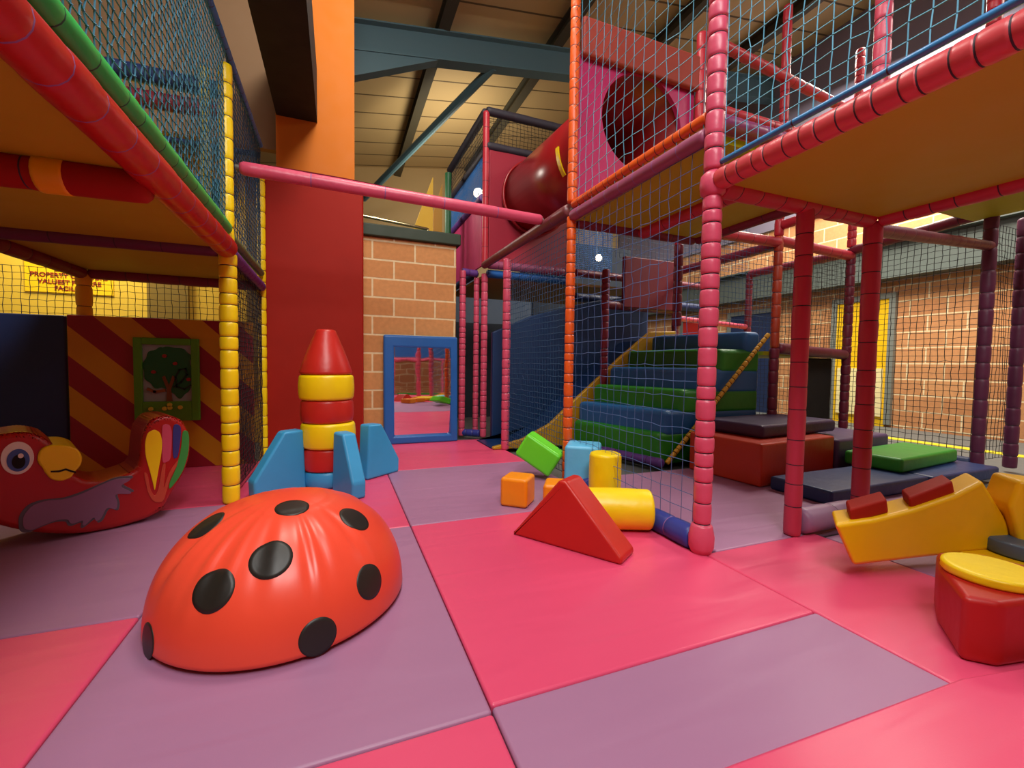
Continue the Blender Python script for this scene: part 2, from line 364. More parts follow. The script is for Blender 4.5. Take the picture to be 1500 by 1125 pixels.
fmat(2.42, 3.7, .3, 1.52, M_LILAC, 'lilac floor mat partly hidden under the big yellow foam blocks')
fmat(1.72, 2.98, 1.58, 3.0, M_LILAC, 'lilac floor mat inside the netted bay behind the entrance posts')
fmat(2.98, 4.3, 1.58, 3.0, M_LILAC, 'lilac floor mat under the red and blue foam steps inside the frame')
bm = bmesh.new(); zprism(bm, [(.52, -.4), (2.6, -.4), (2.6, .5), (1.9, .60), (1.64, .645), (.52, .69)], .001, .03, .012); tag(obj('floor_mat', bm, M_PINK), 'raised pink floor mat cutting across the bottom right corner', 'mat', matgrp)

# ------------------------------------------------------------------ ladybird dome
LC = V((-.185, 1.85, 0)); LA, LB, LH, LN = .43, .455, .392, 2.25
cre = [(random.uniform(0, 2 * PI), random.uniform(.4, 1.), random.uniform(.03, .07)) for _ in range(22)]
def dome(d, k=1.):
    """point of the dome in direction d, drawn in along the stitched creases"""
    s = ((math.hypot(d.x / LA, d.y / LB)) ** LN + (abs(d.z) / LH) ** LN) ** (-1 / LN)
    th = math.atan2(d.y / LB, d.x / LA); ph = math.atan2(d.z / LH, math.hypot(d.x / LA, d.y / LB)); wv = 0
    for a, q, wd in cre:
        dd = (th - a + PI) % (2 * PI) - PI; win = math.exp(-((ph - .92 + .2 * q) / .3) ** 2)
        wv += (math.exp(-(dd / wd) ** 2) - .6 * math.exp(-((dd - 1.9 * wd) / wd) ** 2)) * q * win
    return d * s * k * (1 - .02 * wv) * (1 - .006 * math.exp(-((ph - 1.2) / .02) ** 2))
lady = thing('ladybird_dome', tuple(LC), 'big red ladybird dome with black spots on the lilac mat', 'soft play dome')
bm = bmesh.new(); NR, NT = 60, 220; rings = []
pass
for i in range(NR + 1):
    ph = (i / NR) * PI / 2; ring = []
    for k in range(NT):
        th = 2 * PI * k / NT; d = V((math.cos(th) * math.cos(ph) * LA, math.sin(th) * math.cos(ph) * LB, math.sin(ph) * LH)); p = dome(d)
        if i == 0: p = V((p.x * .93, p.y * .93, 0))
        elif i == 1: p = V((p.x * .975, p.y * .975, p.z))
        ring.append(bm.verts.new(LC + p)) if i < NR else None
    if i < NR: rings.append(ring)
top = bm.verts.new(LC + V((0, 0, LH)))
for i in range(NR - 1):
    for k in range(NT): bm.faces.new((rings[i][k], rings[i][(k + 1) % NT], rings[i + 1][(k + 1) % NT], rings[i + 1][k]))
for k in range(NT): bm.faces.new((rings[-1][k], rings[-1][(k + 1) % NT], top))
bm.faces.new(list(reversed(rings[0])))
obj('shell', bm, vinyl('ladybird_vinyl', (244, 80, 54), .34, .12, 6), lady, wn=False)
for c, r in (((.03, -.13, .38), .056), ((-.012, -.335, .285), .062), ((-.16, -.352, .22), .062), ((-.353, -.251, .05), .052), ((.125, -.43, .062), .056), ((.285, -.31, .15), .058), ((.24, -.145, .32), .06), ((-.245, -.075, .335), .062), ((-.05, .3, .28), .06), ((-.38, .12, .16), .06), ((.25, .3, .15), .06)):
    d = V(c).normalized(); t1 = d.cross(V((0, 0, 1))).normalized(); t2 = t1.cross(d); bm = bmesh.new(); rr = V(c).length
    cen = bm.verts.new(LC + dome(d, 1.003)); prev = None
    for q in range(1, 7):
        rad = r * min(q, 5.0) / 5 * (1 if q < 6 else 1.004); k_ = 1.003 if q < 6 else 1.0008
        ring = [bm.verts.new(LC + dome((d * rr + t1 * rad * math.cos(a) + t2 * rad * math.sin(a)).normalized(), k_)) for a in [2 * PI * j / 32 for j in range(32)]]
        for j in range(32):
            if prev is None: bm.faces.new((cen, ring[j], ring[(j + 1) % 32]))
            else: bm.faces.new((prev[j], ring[j], ring[(j + 1) % 32], prev[(j + 1) % 32]))
        prev = ring
    obj('spot', bm, BLACKV, lady, wn=False)

# ------------------------------------------------------------------ parrot rocker
al = math.radians(28); P0 = V((-1.19, 2.84, 0)); PM = Matrix.Translation(P0) @ Matrix.Rotation(al, 4, 'Z')
par = thing('parrot_rocker', tuple(P0), 'red parrot shaped foam rocker with a rainbow tail, under the yellow deck', 'rocker toy')
body = [(-.47, .35), (-.44, .46), (-.37, .525), (-.282, .55), (-.219, .555), (-.159, .535), (-.11, .475), (-.079, .394), (-.052, .325), (-.007, .278), (.057, .262), (.137, .279), (.206, .306), (.214, .441), (.229, .523), (.268, .577), (.335, .588), (.404, .555), (.443, .451), (.436, .332), (.405, .237), (.362, .166), (.327, .095), (.301, .045), (.231, .016), (.104, .0), (-.025, .006), (-.143, .04), (-.24, .088), (-.33, .15), (-.42, .24)]
def chaikin(pts, it=1):
    for _ in range(it):
        q = []
        for (x0, z0), (x1, z1) in zip(pts, pts[1:] + pts[:1]): q += [(x0 * .8 + x1 * .2, z0 * .8 + z1 * .2), (x0 * .2 + x1 * .8, z0 * .2 + z1 * .8)]
        pts = q
    return pts
bm = bmesh.new(); prism(bm, chaikin(body, 2), 0, .34, .03, PM, 4); obj('body', bm, vinyl('parrot_red_vinyl', (176, 26, 22), .33, .15, 6), par)
DARKF = plain('wing_edge_grey', (92, 86, 98), .5)
def decal(name, pts, mat, d=.004, par_=par, base=0., out=None):
    bm = bmesh.new(); prism(bm, chaikin(pts, 2) if len(pts) < 40 else pts, -base - d, .004, .0008, PM, 1); return obj(name, bm, mat, par_, smooth=False)
wing = [(-.222, .095), (-.222, .154), (-.193, .199), (-.148, .212), (-.079, .203), (-.02, .218), (.051, .249), (.099, .268), (.165, .263), (.167, .251), (.12, .227), (.169, .187), (.166, .175), (.1, .191), (.113, .141), (.106, .102), (.07, .129), (.047, .07), (.027, .061), (.022, .091), (-.014, .051), (-.024, .057), (-.018, .084), (-.053, .072), (-.067, .079), (-.072, .101), (-.109, .108), (-.164, .092), (-.196, .078)]
cx = sum(p[0] for p in wing) / len(wing); cz = sum(p[1] for p in wing) / len(wing)
wo = decal('wing_outline', [(cx + (x - cx) * 1.035 + (.006 if x > cx else -.006), cz + (z - cz) * 1.06 + (.004 if z > cz else -.006)) for x, z in wing], DARKF, .003)
wo['label'] = 'dark grey outline round the lilac wing'
decal('wing', wing, vinyl('wing_lilac_vinyl', (140, 98, 130), .4), .006)
for nm, pts, m in (('tail_feather', [(.273, .514), (.243, .498), (.231, .447), (.232, .371), (.251, .277), (.262, .213), (.268, .166), (.275, .211), (.287, .286), (.302, .376), (.307, .445), (.297, .496)], YELLOW),
                   ('tail_feather', [(.306, .499), (.308, .533), (.325, .539), (.343, .53), (.351, .494), (.347, .385), (.34, .331), (.316, .32), (.304, .325)], vinyl('feather_pink', (204, 76, 104), .4)),
                   ('tail_feather', [(.355, .509), (.362, .532), (.378, .534), (.393, .517), (.393, .473), (.384, .395), (.375, .341), (.352, .335)], vinyl('feather_blue', (44, 56, 128), .4)),
                   ('tail_feather', [(.399, .484), (.413, .495), (.427, .485), (.432, .437), (.426, .357), (.402, .265), (.369, .207), (.332, .161), (.333, .2), (.367, .279), (.385, .356), (.395, .418)], vinyl('feather_green', (52, 150, 66), .4))):
    o = decal(nm, pts, m, .004); o['label'] = m.name.split('_')[0 if m is YELLOW else 1] + ' tail feather'
decal('tail_swirl', [(.222, .285), (.24, .272), (.248, .185), (.268, .135), (.286, .18), (.305, .314), (.321, .319), (.314, .235), (.306, .165), (.333, .263), (.374, .326), (.39, .323), (.345, .245), (.322, .165), (.308, .1), (.266, .105), (.24, .156)], vinyl('swirl_orange', (196, 74, 50), .4), .003)
def ell(cx, cz, rx, rz, n=28): return [(cx + rx * math.cos(2 * PI * k / n), cz + rz * math.sin(2 * PI * k / n)) for k in range(n)]
eye = decal('eye', ell(-.231, .432, .052, .077), WHITE, .004)
for nm, e, m, d in (('iris', ell(-.229, .422, .036, .053), vinyl('iris_blue', (44, 92, 160), .35), .006), ('pupil', ell(-.228, .415, .021, .033), BLACK, .008), ('glint', ell(-.221, .442, .009, .011), WHITE, .010)):
    bm = bmesh.new(); prism(bm, e, -d, .002, 0, PM); obj(nm, bm, m, eye, smooth=False)
beakp = [(-.17, .425), (-.16, .464), (-.133, .48), (-.073, .475), (-.03, .449), (-.014, .401), (-.022, .361), (-.042, .337), (-.058, .305), (-.096, .295), (-.128, .312), (-.147, .349), (-.153, .373), (-.168, .399)]
bm = bmesh.new(); prism(bm, chaikin(beakp, 2), -.012, .35, .01, PM, 3); bk = obj('beak', bm, YELLOW, par)
bm = bmesh.new(); prism(bm, [(-.127, .355), (-.099, .352), (-.075, .358), (-.057, .346), (-.04, .335), (-.042, .329), (-.059, .337), (-.076, .349), (-.099, .343), (-.127, .348)], -.015, -.008, 0, PM); obj('mouth_line', bm, BLACK, bk, smooth=False)

# ------------------------------------------------------------------ foam rocket
RX, RY = -.075, 3.47
def disc(z0, z1, r, m, name, label, dx=0, dy=0, r1=None, b=.02):
    r1 = r1 or r; bm = bmesh.new(); pr = [(r - b, z0), (r - .35 * b, z0 + .25 * b), (r, z0 + b)]
    for t in (.3, .6): pr.append((r + (r1 - r) * t + .004, z0 + b + (z1 - z0 - 2 * b) * t))
    pr += [(r1, z1 - b), (r1 - .35 * b, z1 - .25 * b), (r1 - b, z1)]
    lathe(bm, pr, Matrix.Translation((RX + dx, RY + dy, 0)), 40)
    o = obj(name, bm, m, None, (RX + dx, RY + dy, z0)); return tag(o, label, 'foam block', 'foam pieces of the toy rocket')
disc(0, .118, .165, BLUE, 'rocket_disc', 'round blue foam block at the foot of the toy rocket')
disc(.119, .282, .17, RED, 'rocket_disc', 'lower red foam disc of the rocket, half hidden by the blue fins', -.002)
disc(.283, .462, .185, YELLOW, 'rocket_disc', 'lower yellow foam disc of the rocket, touching the fin tops', .006, -.005)
disc(.463, .628, .178, RED, 'rocket_disc', 'red foam disc between the two yellow discs of the rocket', 0)
disc(.629, .808, .186, YELLOW, 'rocket_disc', 'upper yellow foam disc right below the red rocket cone', -.004, -.004)
disc(.809, 1.135, .18, RED, 'rocket_nose', 'red foam nose cone on top of the toy rocket', -.008, 0, .072, .02)
def fin(base, ang, label, L=.34, t=.11, h=.425):
    bm = bmesh.new(); Mx = T(base, ang)
    prism(bm, [(0, 0), (L, 0), (L + .005, .11), (.15, h - .005), (.02, h)], -t / 2, t / 2, .018, Mx, 3)
    o = obj('rocket_fin', bm, BLUE, None, base); return tag(o, label, 'foam block', 'foam pieces of the toy rocket')
fin((-.235, 3.425, 0), math.atan2(-.16, -.29), 'blue foam rocket fin on the side of the yellow netted post')
fin((.17, 3.51, 0), math.atan2(.209, .255), 'blue foam rocket fin nearest to the leaning mirror')
fin((.0, 3.255, 0), math.atan2(-.25, .125), 'blue foam rocket fin pointing at the ladybird dome', .28, .10)

# ------------------------------------------------------------------ red wall pad, mirror
t = thing('wall_pad', (-.2, 4.66, 0), 'tall dark red padded sheet covering the lower part of the orange column', 'wall pad')
bm = bmesh.new(); box(bm, (-.645, 4.58, 0), (.235, 4.715, 2.56), .02); obj('padding', bm, DRED, t)
for k in range(9):
    bm = bmesh.new(); z = .35 + k * .25; lathe(bm, [(.008, 0), (.008, .003), (.004, .005)], T((-.628, 4.583, z), rx=PI / 2), 10); obj('staple_stud', bm, GALV, t, smooth=False)
mt = thing('floor_mirror', (.87, 4.86, 0), 'blue padded frame mirror leaning on the blockwork pier', 'mirror')
MM = Matrix.Translation((.875, 4.925, .0)) @ Matrix.Rotation(-.035, 4, 'X')
w2, hh, f = .415, 1.21, .115
bm = bmesh.new(); s = bmesh.new(); oc_ = [(-w2, 0), (w2, 0), (w2, hh), (-w2, hh)]; ic_ = [(-w2 + f, .085), (w2 - f * .75, .085), (w2 - f * .75, hh - .14), (-w2 + f, hh - .14)]; ly = []
for y in (0, .062): ly.append(([s.verts.new((x, y, z)) for x, z in oc_], [s.verts.new((x, y, z)) for x, z in ic_]))
for k in range(4):
    k2 = (k + 1) % 4
    for (o_, i_) in ly: s.faces.new((o_[k], o_[k2], i_[k2], i_[k]))
    s.faces.new((ly[0][0][k], ly[0][0][k2], ly[1][0][k2], ly[1][0][k])); s.faces.new((ly[0][1][k], ly[0][1][k2], ly[1][1][k2], ly[1][1][k]))
merge(bm, s, MM); fr = obj('frame', bm, ROYAL, mt, wn=False, smooth=False)
bv = fr.modifiers.new('b', 'BEVEL'); bv.width = .02; bv.segments = 3; bv.limit_method = 'ANGLE'
bm = bmesh.new(); box(bm, (-w2 + .02, .063, .02), (w2 - .02, .078, hh - .02), 0, MM); obj('back_board', bm, NAVY, mt, smooth=False)
mm = bpy.data.materials.new('mirror_acrylic'); mm.use_nodes = True; b_ = mm.node_tree.nodes['Principled BSDF']; b_.inputs['Metallic'].default_value = 1; b_.inputs['Roughness'].default_value = .03; b_.inputs['Base Color'].default_value = (.86, .84, .84, 1)
n_ = mm.node_tree.nodes.new('ShaderNodeTexNoise'); n_.inputs['Scale'].default_value = 2.6; tc_ = mm.node_tree.nodes.new('ShaderNodeTexCoord'); mm.node_tree.links.new(tc_.outputs['Object'], n_.inputs['Vector'])
bp_ = mm.node_tree.nodes.new('ShaderNodeBump'); bp_.inputs['Strength'].default_value = .03; bp_.inputs['Distance'].default_value = .05; mm.node_tree.links.new(n_.outputs['Fac'], bp_.inputs['Height']); mm.node_tree.links.new(bp_.outputs[0], b_.inputs['Normal'])
bm = bmesh.new(); rows = []; nz = 40; xa, xb, za, zb = -w2 + f - .004, w2 - f * .75 + .004, .08, hh - .135; yy = .054
for q in range(nz + 1):
    z = za + (zb - za) * q / nz; tl = .12 if z < .38 else (.12 - .125 * min(1, (z - .38) / .24))
    rows.append([bm.verts.new((xa, yy, z)), bm.verts.new((xb, yy, z)), bm.verts.new((xb, .062, z)), bm.verts.new((xa, .062, z))]); yy -= tl * (zb - za) / nz
for q in range(nz):
    for e in range(4): bm.faces.new((rows[q][e], rows[q][(e + 1) % 4], rows[q + 1][(e + 1) % 4], rows[q + 1][e]))
bm.faces.new(rows[0]); bm.faces.new(rows[-1]); bm.transform(MM); obj('mirror_sheet', bm, mm, mt, smooth=False)
mt.children[-1].data.polygons.foreach_set('use_smooth', [True] * len(mt.children[-1].data.polygons)); mt.children[-1].data.set_sharp_from_angle(angle=.6)

# ------------------------------------------------------------------ foam blocks beside the orange post
fb = 'loose foam blocks'
def block(name, bm, m, label, loc=None): return tag(obj(name, bm, m, None, loc), label, 'foam block', fb)
bm = bmesh.new(); box(bm, (-.09, -.095, 0), (.09, .095, .185), .022, T((1.08, 2.585, 0), -.72)); block('foam_cube', bm, BORANGE, 'small orange foam cube standing alone on the lilac mat')
bm = bmesh.new(); box(bm, (-.095, -.095, 0), (.095, .095, .185), .022, T((1.265, 2.36, 0), -.55)); block('foam_cube', bm, BORANGE, 'orange foam cube half hidden behind the red triangular wedge')
bm = bmesh.new(); box(bm, (-.125, -.13, 0), (.125, .13, .33), .025, T((1.67, 2.76, 0), -.62)); block('foam_brick', bm, SKY, 'upright light blue foam brick in front of the orange padded post', (1.67, 2.76, 0))
bm = bmesh.new(); lathe(bm, [(.085, 0), (.098, .006), (.104, .02), (.106, .16), (.104, .305), (.098, .32), (.085, .326)], T((1.645, 2.44, 0)), 36); block('foam_cylinder', bm, YELLOW, 'yellow foam cylinder standing on its end beside the blue brick')
ya, yb = V((1.27, 2.08, .112)), V((1.60, 1.92, .112)); Mx, L_ = align(ya, yb)
bm = bmesh.new(); lathe(bm, [(.088, 0), (.102, .006), (.109, .02), (.112, L_ / 2), (.109, L_ - .02), (.102, L_ - .006), (.088, L_)], Mx, 36); block('foam_cylinder', bm, YELLOW, 'yellow foam cylinder lying on its side behind the red wedge')
Wd = V((1.182 - .856, 1.608 - 2.111, 0)); Mx = T((.856, 2.111, 0), math.atan2(Wd.y, Wd.x)); Lw = Wd.length
bm = bmesh.new(); prism(bm, [(0, 0), (Lw, 0), (Lw + .002, .03), (Lw / 2 + .01, .335), (Lw / 2 - .03, .335), (.0, .012)], 0, .165, .015, Mx, 3); block('foam_wedge', bm, RED, 'red triangular foam wedge lying on the large pink mat')
bm = bmesh.new(); box(bm, (-.16, -.11, -.1), (.16, .11, .1), .025, Matrix.Translation((1.50, 3.14, .195)) @ Matrix.Rotation(-.62, 4, 'Z') @ Matrix.Rotation(.55, 4, 'Y')); block('foam_brick', bm, LIME, 'bright green foam brick tilted against the light blue brick', (1.5, 3.14, .05))

# ------------------------------------------------------------------ yellow bridge blocks and red octagon on the right
A_, B_ = V((2.036, 1.155, 0)), V((2.76, .978, 0)); SH = Matrix.Identity(4); SH[0][1] = .85; Mx = T(A_, math.atan2(B_.y - A_.y, B_.x - A_.x)) @ SH
g = 'yellow foam bridge pieces'
t = thing('foam_bridge', tuple(A_), 'long yellow foam bridge block with two red treads, tilted over the pink mat', 'foam block', g)
bm = bmesh.new(); prism(bm, [(0, .06), (.745, .10), (.803, .16), (.785, .215), (.631, .415), (.493, .357), (.288, .301), (.088, .262), (-.101, .247)], 0, .17, .02, Mx, 3); obj('body', bm, AMBER, t)
for x0, z0, x1, z1 in ((-.02, .255, .165, .295), (.275, .298, .50, .368)):
    bm = bmesh.new(); an = math.atan2(z1 - z0, x1 - x0); l = math.hypot(x1 - x0, z1 - z0)
    box(bm, (0, .025, -.02), (l, .145, .045), .012, Mx @ Matrix.Translation((x0, 0, z0)) @ Matrix.Rotation(-an, 4, 'Y')); obj('tread', bm, DRED, t)
M2 = T((2.80, .97, 0), -.75)
t = thing('foam_bridge', (2.80, .97, 0), 'second yellow foam bridge block with a red tread, running out of the frame', 'foam block', g)
bm = bmesh.new(); prism(bm, [(.02, .12), (.5, .10), (.62, .30), (.55, .38), (.0, .425), (-.03, .3)], -.05, .14, .02, M2, 3); obj('body', bm, AMBER, t)
bm = bmesh.new(); box(bm, (.12, -.02, .40), (.36, .11, .47), .012, M2 @ Matrix.Rotation(.06, 4, 'Y')); obj('tread', bm, DRED, t)
bm = bmesh.new(); lathe(bm, [(.2, 0), (.21, .02), (.21, .085), (.2, .1)], T((2.74, .93, 0)), 40); block('foam_disc', bm, AMBER, 'low yellow foam disc under the end of the yellow bridge')
bm = bmesh.new(); lathe(bm, [(.15, .101), (.16, .11), (.16, .155), (.15, .165)], T((2.82, .90, 0)), 36); block('foam_disc', bm, vinyl('slate_blue_vinyl', (70, 88, 104), .45), 'slate blue foam disc between the low yellow disc and the bridge')
t = thing('foam_octagon', (2.0, .72, 0), 'big red octagonal foam block with a yellow disc on top', 'foam block', fb)
oc = [(1.985, .852), (1.79, .707), (1.854, .643), (2.03, .61), (2.22, .62), (2.31, .72), (2.28, .86), (2.14, .93)]
bm = bmesh.new(); zprism(bm, oc, .031 if False else .0, .205, .02); obj('body', bm, vinyl('octagon_red_vinyl', (176, 24, 22), .42, .25, 7), t)
bm = bmesh.new(); lathe(bm, [(.118, .204), (.124, .212), (.122, .22), (.124, .228), (.122, .236), (.11, .24)], T((2.05, .745, 0)), 44); obj('top_disc', bm, YELLOW, t)
# ------------------------------------------------------------------ toddler frame on the left
XL = -.634
fl = thing('play_frame', (XL, 3.2, 0), 'low play frame on the left with yellow deck, red padded rail and yellow posts', 'play frame')
post(fl, XL, 3.2, 1.56, YELLOW, .05, seg=.10, name='post'); post(fl, XL, 3.2, 2.70, YELLOW, .038, z0=1.56, seg=.12, name='post')
post(fl, XL - .12, 3.26, 2.68, vinyl('pale_yellow_vinyl', (196, 178, 70), .45), .03, z0=1.62, seg=.06, name='post')
post(fl, XL, 4.5, 2.62, YELLOW, .035, seg=.12); post(fl, -1.87, 4.5, 1.6, AMBER, .05, seg=.14); post(fl, -3.1, 4.5, 1.6, AMBER, .05)
post(fl, XL, .25, 2.7, YELLOW, .05); post(fl, -3.1, .25, 1.6, YELLOW, .05)
rail(fl, (XL, .2, 1.59), (XL, 3.17, 1.59), vinyl('rail_red_vinyl', (182, 20, 18), .36, .2, 9), .062, TIEL, pinch=.04, seg=.17)
rail(fl, (XL, 3.24, 1.58), (XL, 4.47, 1.56), PURPLE, .04)
rail(fl, (-3.1, 3.2, 1.565), (XL - .04, 3.2, 1.585), vinyl('plum_vinyl', (96, 34, 62), .5), .048, seg=.3)
rail(fl, (-1.87, 3.25, 1.575), (-1.87, 4.46, 1.575), MAROON, .05, seg=.2); rail(fl, (-1.83, 4.5, 1.585), (XL - .04, 4.5, 1.575), MAROON, .05, seg=.2)
j = rail(fl, (-3.1, 2.06, 1.53), (XL - .02, 2.06, 1.545), DRED, .06, seg=.33, name='joist')
bm = bmesh.new(); pad(bm, (-.97, 2.06, 1.543), (-.88, 2.06, 1.544), .0635, .3, .02); k = obj('joist_sleeve', bm, [AMBER, TIE], j, wn=False); k['label'] = 'yellow sleeve on the red joist'
bm = bmesh.new(); box(bm, (-3.1, .22, 1.585), (XL - .02, 3.18, 1.625)); obj('deck', bm, DECK, fl, smooth=False)
bm = bmesh.new(); box(bm, (-1.89, 3.22, 1.60), (XL - .02, 4.48, 1.64)); obj('deck', bm, DECK, fl, smooth=False)
rail(fl, (XL, .22, 1.72), (XL, 3.14, 1.70), EMERALD, .042, plain('tie_green', (16, 84, 60), .6), name='kick_roll', seg=.16)
rail(fl, (XL, 3.26, 1.68), (XL, 4.46, 1.68), vinyl('sage_vinyl', (96, 128, 76), .5), .03, name='kick_roll')
rail(fl, (XL, .22, 2.84), (XL, 4.5, 2.80), vinyl('hem_blue_vinyl', (44, 116, 176), .5), .022, name='top_rail'); rail(fl, (-3.1, 4.5, 2.72), (XL, 4.5, 2.72), NAVY, .025, name='top_rail')
rail(fl, (-3.0, 3.6, 2.55), (XL - .1, 3.6, 2.60), MAROON, .055, name='rail'); rail(fl, (-3.0, 3.64, 2.78), (XL - .1, 3.64, 2.76), NAVY, .055, name='rail'); rail(fl, (-3.0, 3.7, 2.14), (XL - .1, 3.7, 2.14), ROYAL, .04, name='rail')
bm = bmesh.new(); lathe(bm, [(.17, 0), (.18, .01), (.18, .05), (.17, .06)], T((-.93, 3.9, 2.05), rx=PI / 2), 32); obj('spinner_disc', bm, NAVY, fl)
# panels under the deck
bm = bmesh.new(); box(bm, (-1.925, 4.37, .0), (-.69, 4.42, 1.235), .006)
sp_ = obj('striped_panel', bm, stripes_mat(), None, (-1.925, 4.37, 0), smooth=False); tag(sp_, 'upright panel with diagonal yellow and crimson stripes', 'panel')
bm = bmesh.new(); box(bm, (-3.2, 4.40, .0), (-1.945, 4.46, 1.23), .015); tag(obj('padded_panel', bm, NAVY), 'dark blue padded panel left of the striped panel', 'panel')
# tree maze board
TX0, TX1, TZ0, TZ1, TY = -1.512, -1.075, .40, 1.075, 4.365
tb = thing('activity_board', (-1.29, TY, TZ0), 'green framed tree maze board fixed to the striped panel', 'activity board')
LEAFG = plain('board_lime', (84, 150, 20), .45)
bm = bmesh.new(); fw_ = .055
for a, b in (((TX0, TY - .035, TZ0), (TX0 + fw_, TY, TZ1)), ((TX1 - fw_, TY - .035, TZ0), (TX1, TY, TZ1)), ((TX0 + fw_, TY - .035, TZ1 - fw_), (TX1 - fw_, TY, TZ1)), ((TX0 + fw_, TY - .035, TZ0), (TX1 - fw_, TY, TZ0 + .16))): box(bm, a, b, .006)
for x, z in ((TX0 + .012, .9), (TX1 - .012, .9), (TX0 + .012, .52), (TX1 - .012, .52)): lathe(bm, [(.007, 0), (.007, .003)], T((x, TY - .035, z), rx=PI / 2), 8)
obj('board_frame', bm, LEAFG, tb)
bm = bmesh.new(); box(bm, (TX0 + .03, TY - .012, TZ0 + .03), (TX1 - .03, TY - .002, TZ1 - .03)); obj('back_sheet', bm, plain('board_sky', (150, 164, 164), .4), tb, smooth=False)
def blob(cx, cz, rx, rz, lobes, a, n=60): return [(cx + (rx * (1 + a * math.sin(lobes * 2 * PI * k / n))) * math.cos(2 * PI * k / n), cz + (rz * (1 + a * math.sin(lobes * 2 * PI * k / n))) * math.sin(2 * PI * k / n)) for k in range(n)]
bm = bmesh.new(); prism(bm, blob(-1.335, .83, .12, .165, 9, .05), TY - .018, TY - .012); prism(bm, blob(-1.215, .78, .085, .19, 7, .05), TY - .0185, TY - .012); prism(bm, blob(-1.27, .915, .14, .09, 8, .05), TY - .019, TY - .012)
cr = obj('tree_crown', bm, plain('tree_green', (18, 96, 48), .5), tb, smooth=False)
bm = bmesh.new(); prism(bm, [(-1.305, .54), (-1.262, .54), (-1.272, .66), (-1.24, .76), (-1.26, .77), (-1.284, .69), (-1.31, .77), (-1.33, .76), (-1.298, .66)], TY - .024, TY - .014); obj('tree_trunk', bm, plain('trunk_brown', (120, 70, 26), .6), tb, smooth=False)
def ribbon(pts, w, y0, y1, m, name, parent):
    bm = bmesh.new()
    for (x0, z0), (x1, z1) in zip(pts, pts[1:]):
        d = V((x1 - x0, z1 - z0)).normalized() * w / 2; n = V((-d.y, d.x)); prism(bm, [(x0 + n.x - d.x, z0 + n.y - d.y), (x1 + n.x + d.x, z1 + n.y + d.y), (x1 - n.x + d.x, z1 - n.y + d.y), (x0 - n.x - d.x, z0 - n.y - d.y)], y0, y1)
    return obj(name, bm, m, parent, smooth=False)
ribbon([(-1.25, .68), (-1.2, .72), (-1.16, .78), (-1.17, .83), (-1.21, .82), (-1.24, .76), (-1.23, .68), (-1.18, .66), (-1.14, .69)], .012, TY - .026, TY - .016, plain('maze_groove', (8, 44, 24), .6), 'maze_track', tb)
ribbon([(-1.42, .66), (-1.38, .64), (-1.32, .65)], .022, TY - .026, TY - .016, plain('nest_ochre', (140, 84, 36), .6), 'nest', tb)
for x, z in ((-1.31, .93), (-1.385, .80), (-1.15, .74), (-1.24, .87)):
    bm = bmesh.new(); prism(bm, ell(x, z, .016, .014, 14), TY - .026, TY - .016); obj('apple', bm, plain('apple_red', (150, 30, 24), .5), tb, smooth=False)
for x, z in ((-1.4, .505), (-1.31, .505), (-1.275, .51), (-1.276, .535), (-1.205, .512)):
    bm = bmesh.new(); lathe(bm, [(.010, -.006), (.017, -.006), (.017, .006), (.010, .006)], T((x, TY - .045, z), rx=PI / 2), 16); obj('bead', bm, plain('bead_yellow', (206, 196, 50), .4), tb)
# notice on the yellow wall
nt_ = thing('notice', (-2.49, 5.74, 1.57), 'yellow notice with dark red capital lettering on the yellow wall', 'sign')
bm = bmesh.new(); box(bm, (-2.83, 5.738, 1.552), (-2.15, 5.749, 1.90)); obj('sheet', bm, plain('notice_yellow', (250, 206, 20), .5), nt_, smooth=False)
INK = plain('notice_ink', (150, 30, 14), .6)
for txt, z in (('LOSS OF', 1.765), ('PROPERTY OR YOURS', 1.703), ('VALUEST POS ARE', 1.638), ('FACILITY', 1.577)):
    cu = bpy.data.curves.new('lettering', 'FONT'); cu.body = txt; cu.size = .06; cu.align_x = 'CENTER'; cu.extrude = .001; cu.offset = .0014
    tmp = bpy.data.objects.new('tmp', cu); COL.objects.link(tmp); bpy.context.view_layer.update()
    me = bpy.data.meshes.new_from_object(tmp.evaluated_get(bpy.context.evaluated_depsgraph_get())); bpy.data.objects.remove(tmp)
    me.transform(Matrix.Translation((-2.49, 5.735, z)) @ Matrix.Rotation(PI / 2, 4, 'X') @ Matrix.Diagonal((1.0, 1, 1, 1)))
    for q in list(me.materials): pass
    me.materials.clear(); link('lettering', me, INK, nt_, None)
# nets of the toddler frame
net('safety_net', (XL, .3, 1.66), (0, 2.88, 0), (0, 0, 1.18), plain('net_cord_teal', (50, 116, 144), .6), 'blue safety net above the red padded rail of the left frame', .038, .0028, True, seed=1)
net('safety_net', (XL, 3.24, 1.66), (0, 1.24, 0), (0, 0, 1.14), NETN, 'blue safety net between the two yellow posts of the left frame', .034, .0022, True, seed=2)
net('safety_net', (XL, 3.24, .05), (0, 1.22, 0), (0, 0, 1.5), NETK, 'dark net between the yellow corner post and the red padded column', .034, .0022, seed=3)
net('safety_net', (-3.1, 4.52, 1.2), (2.44, 0, 0), (0, 0, .40), NETK, 'black net strip above the striped panel before the yellow wall', .05, .0024, seed=4)
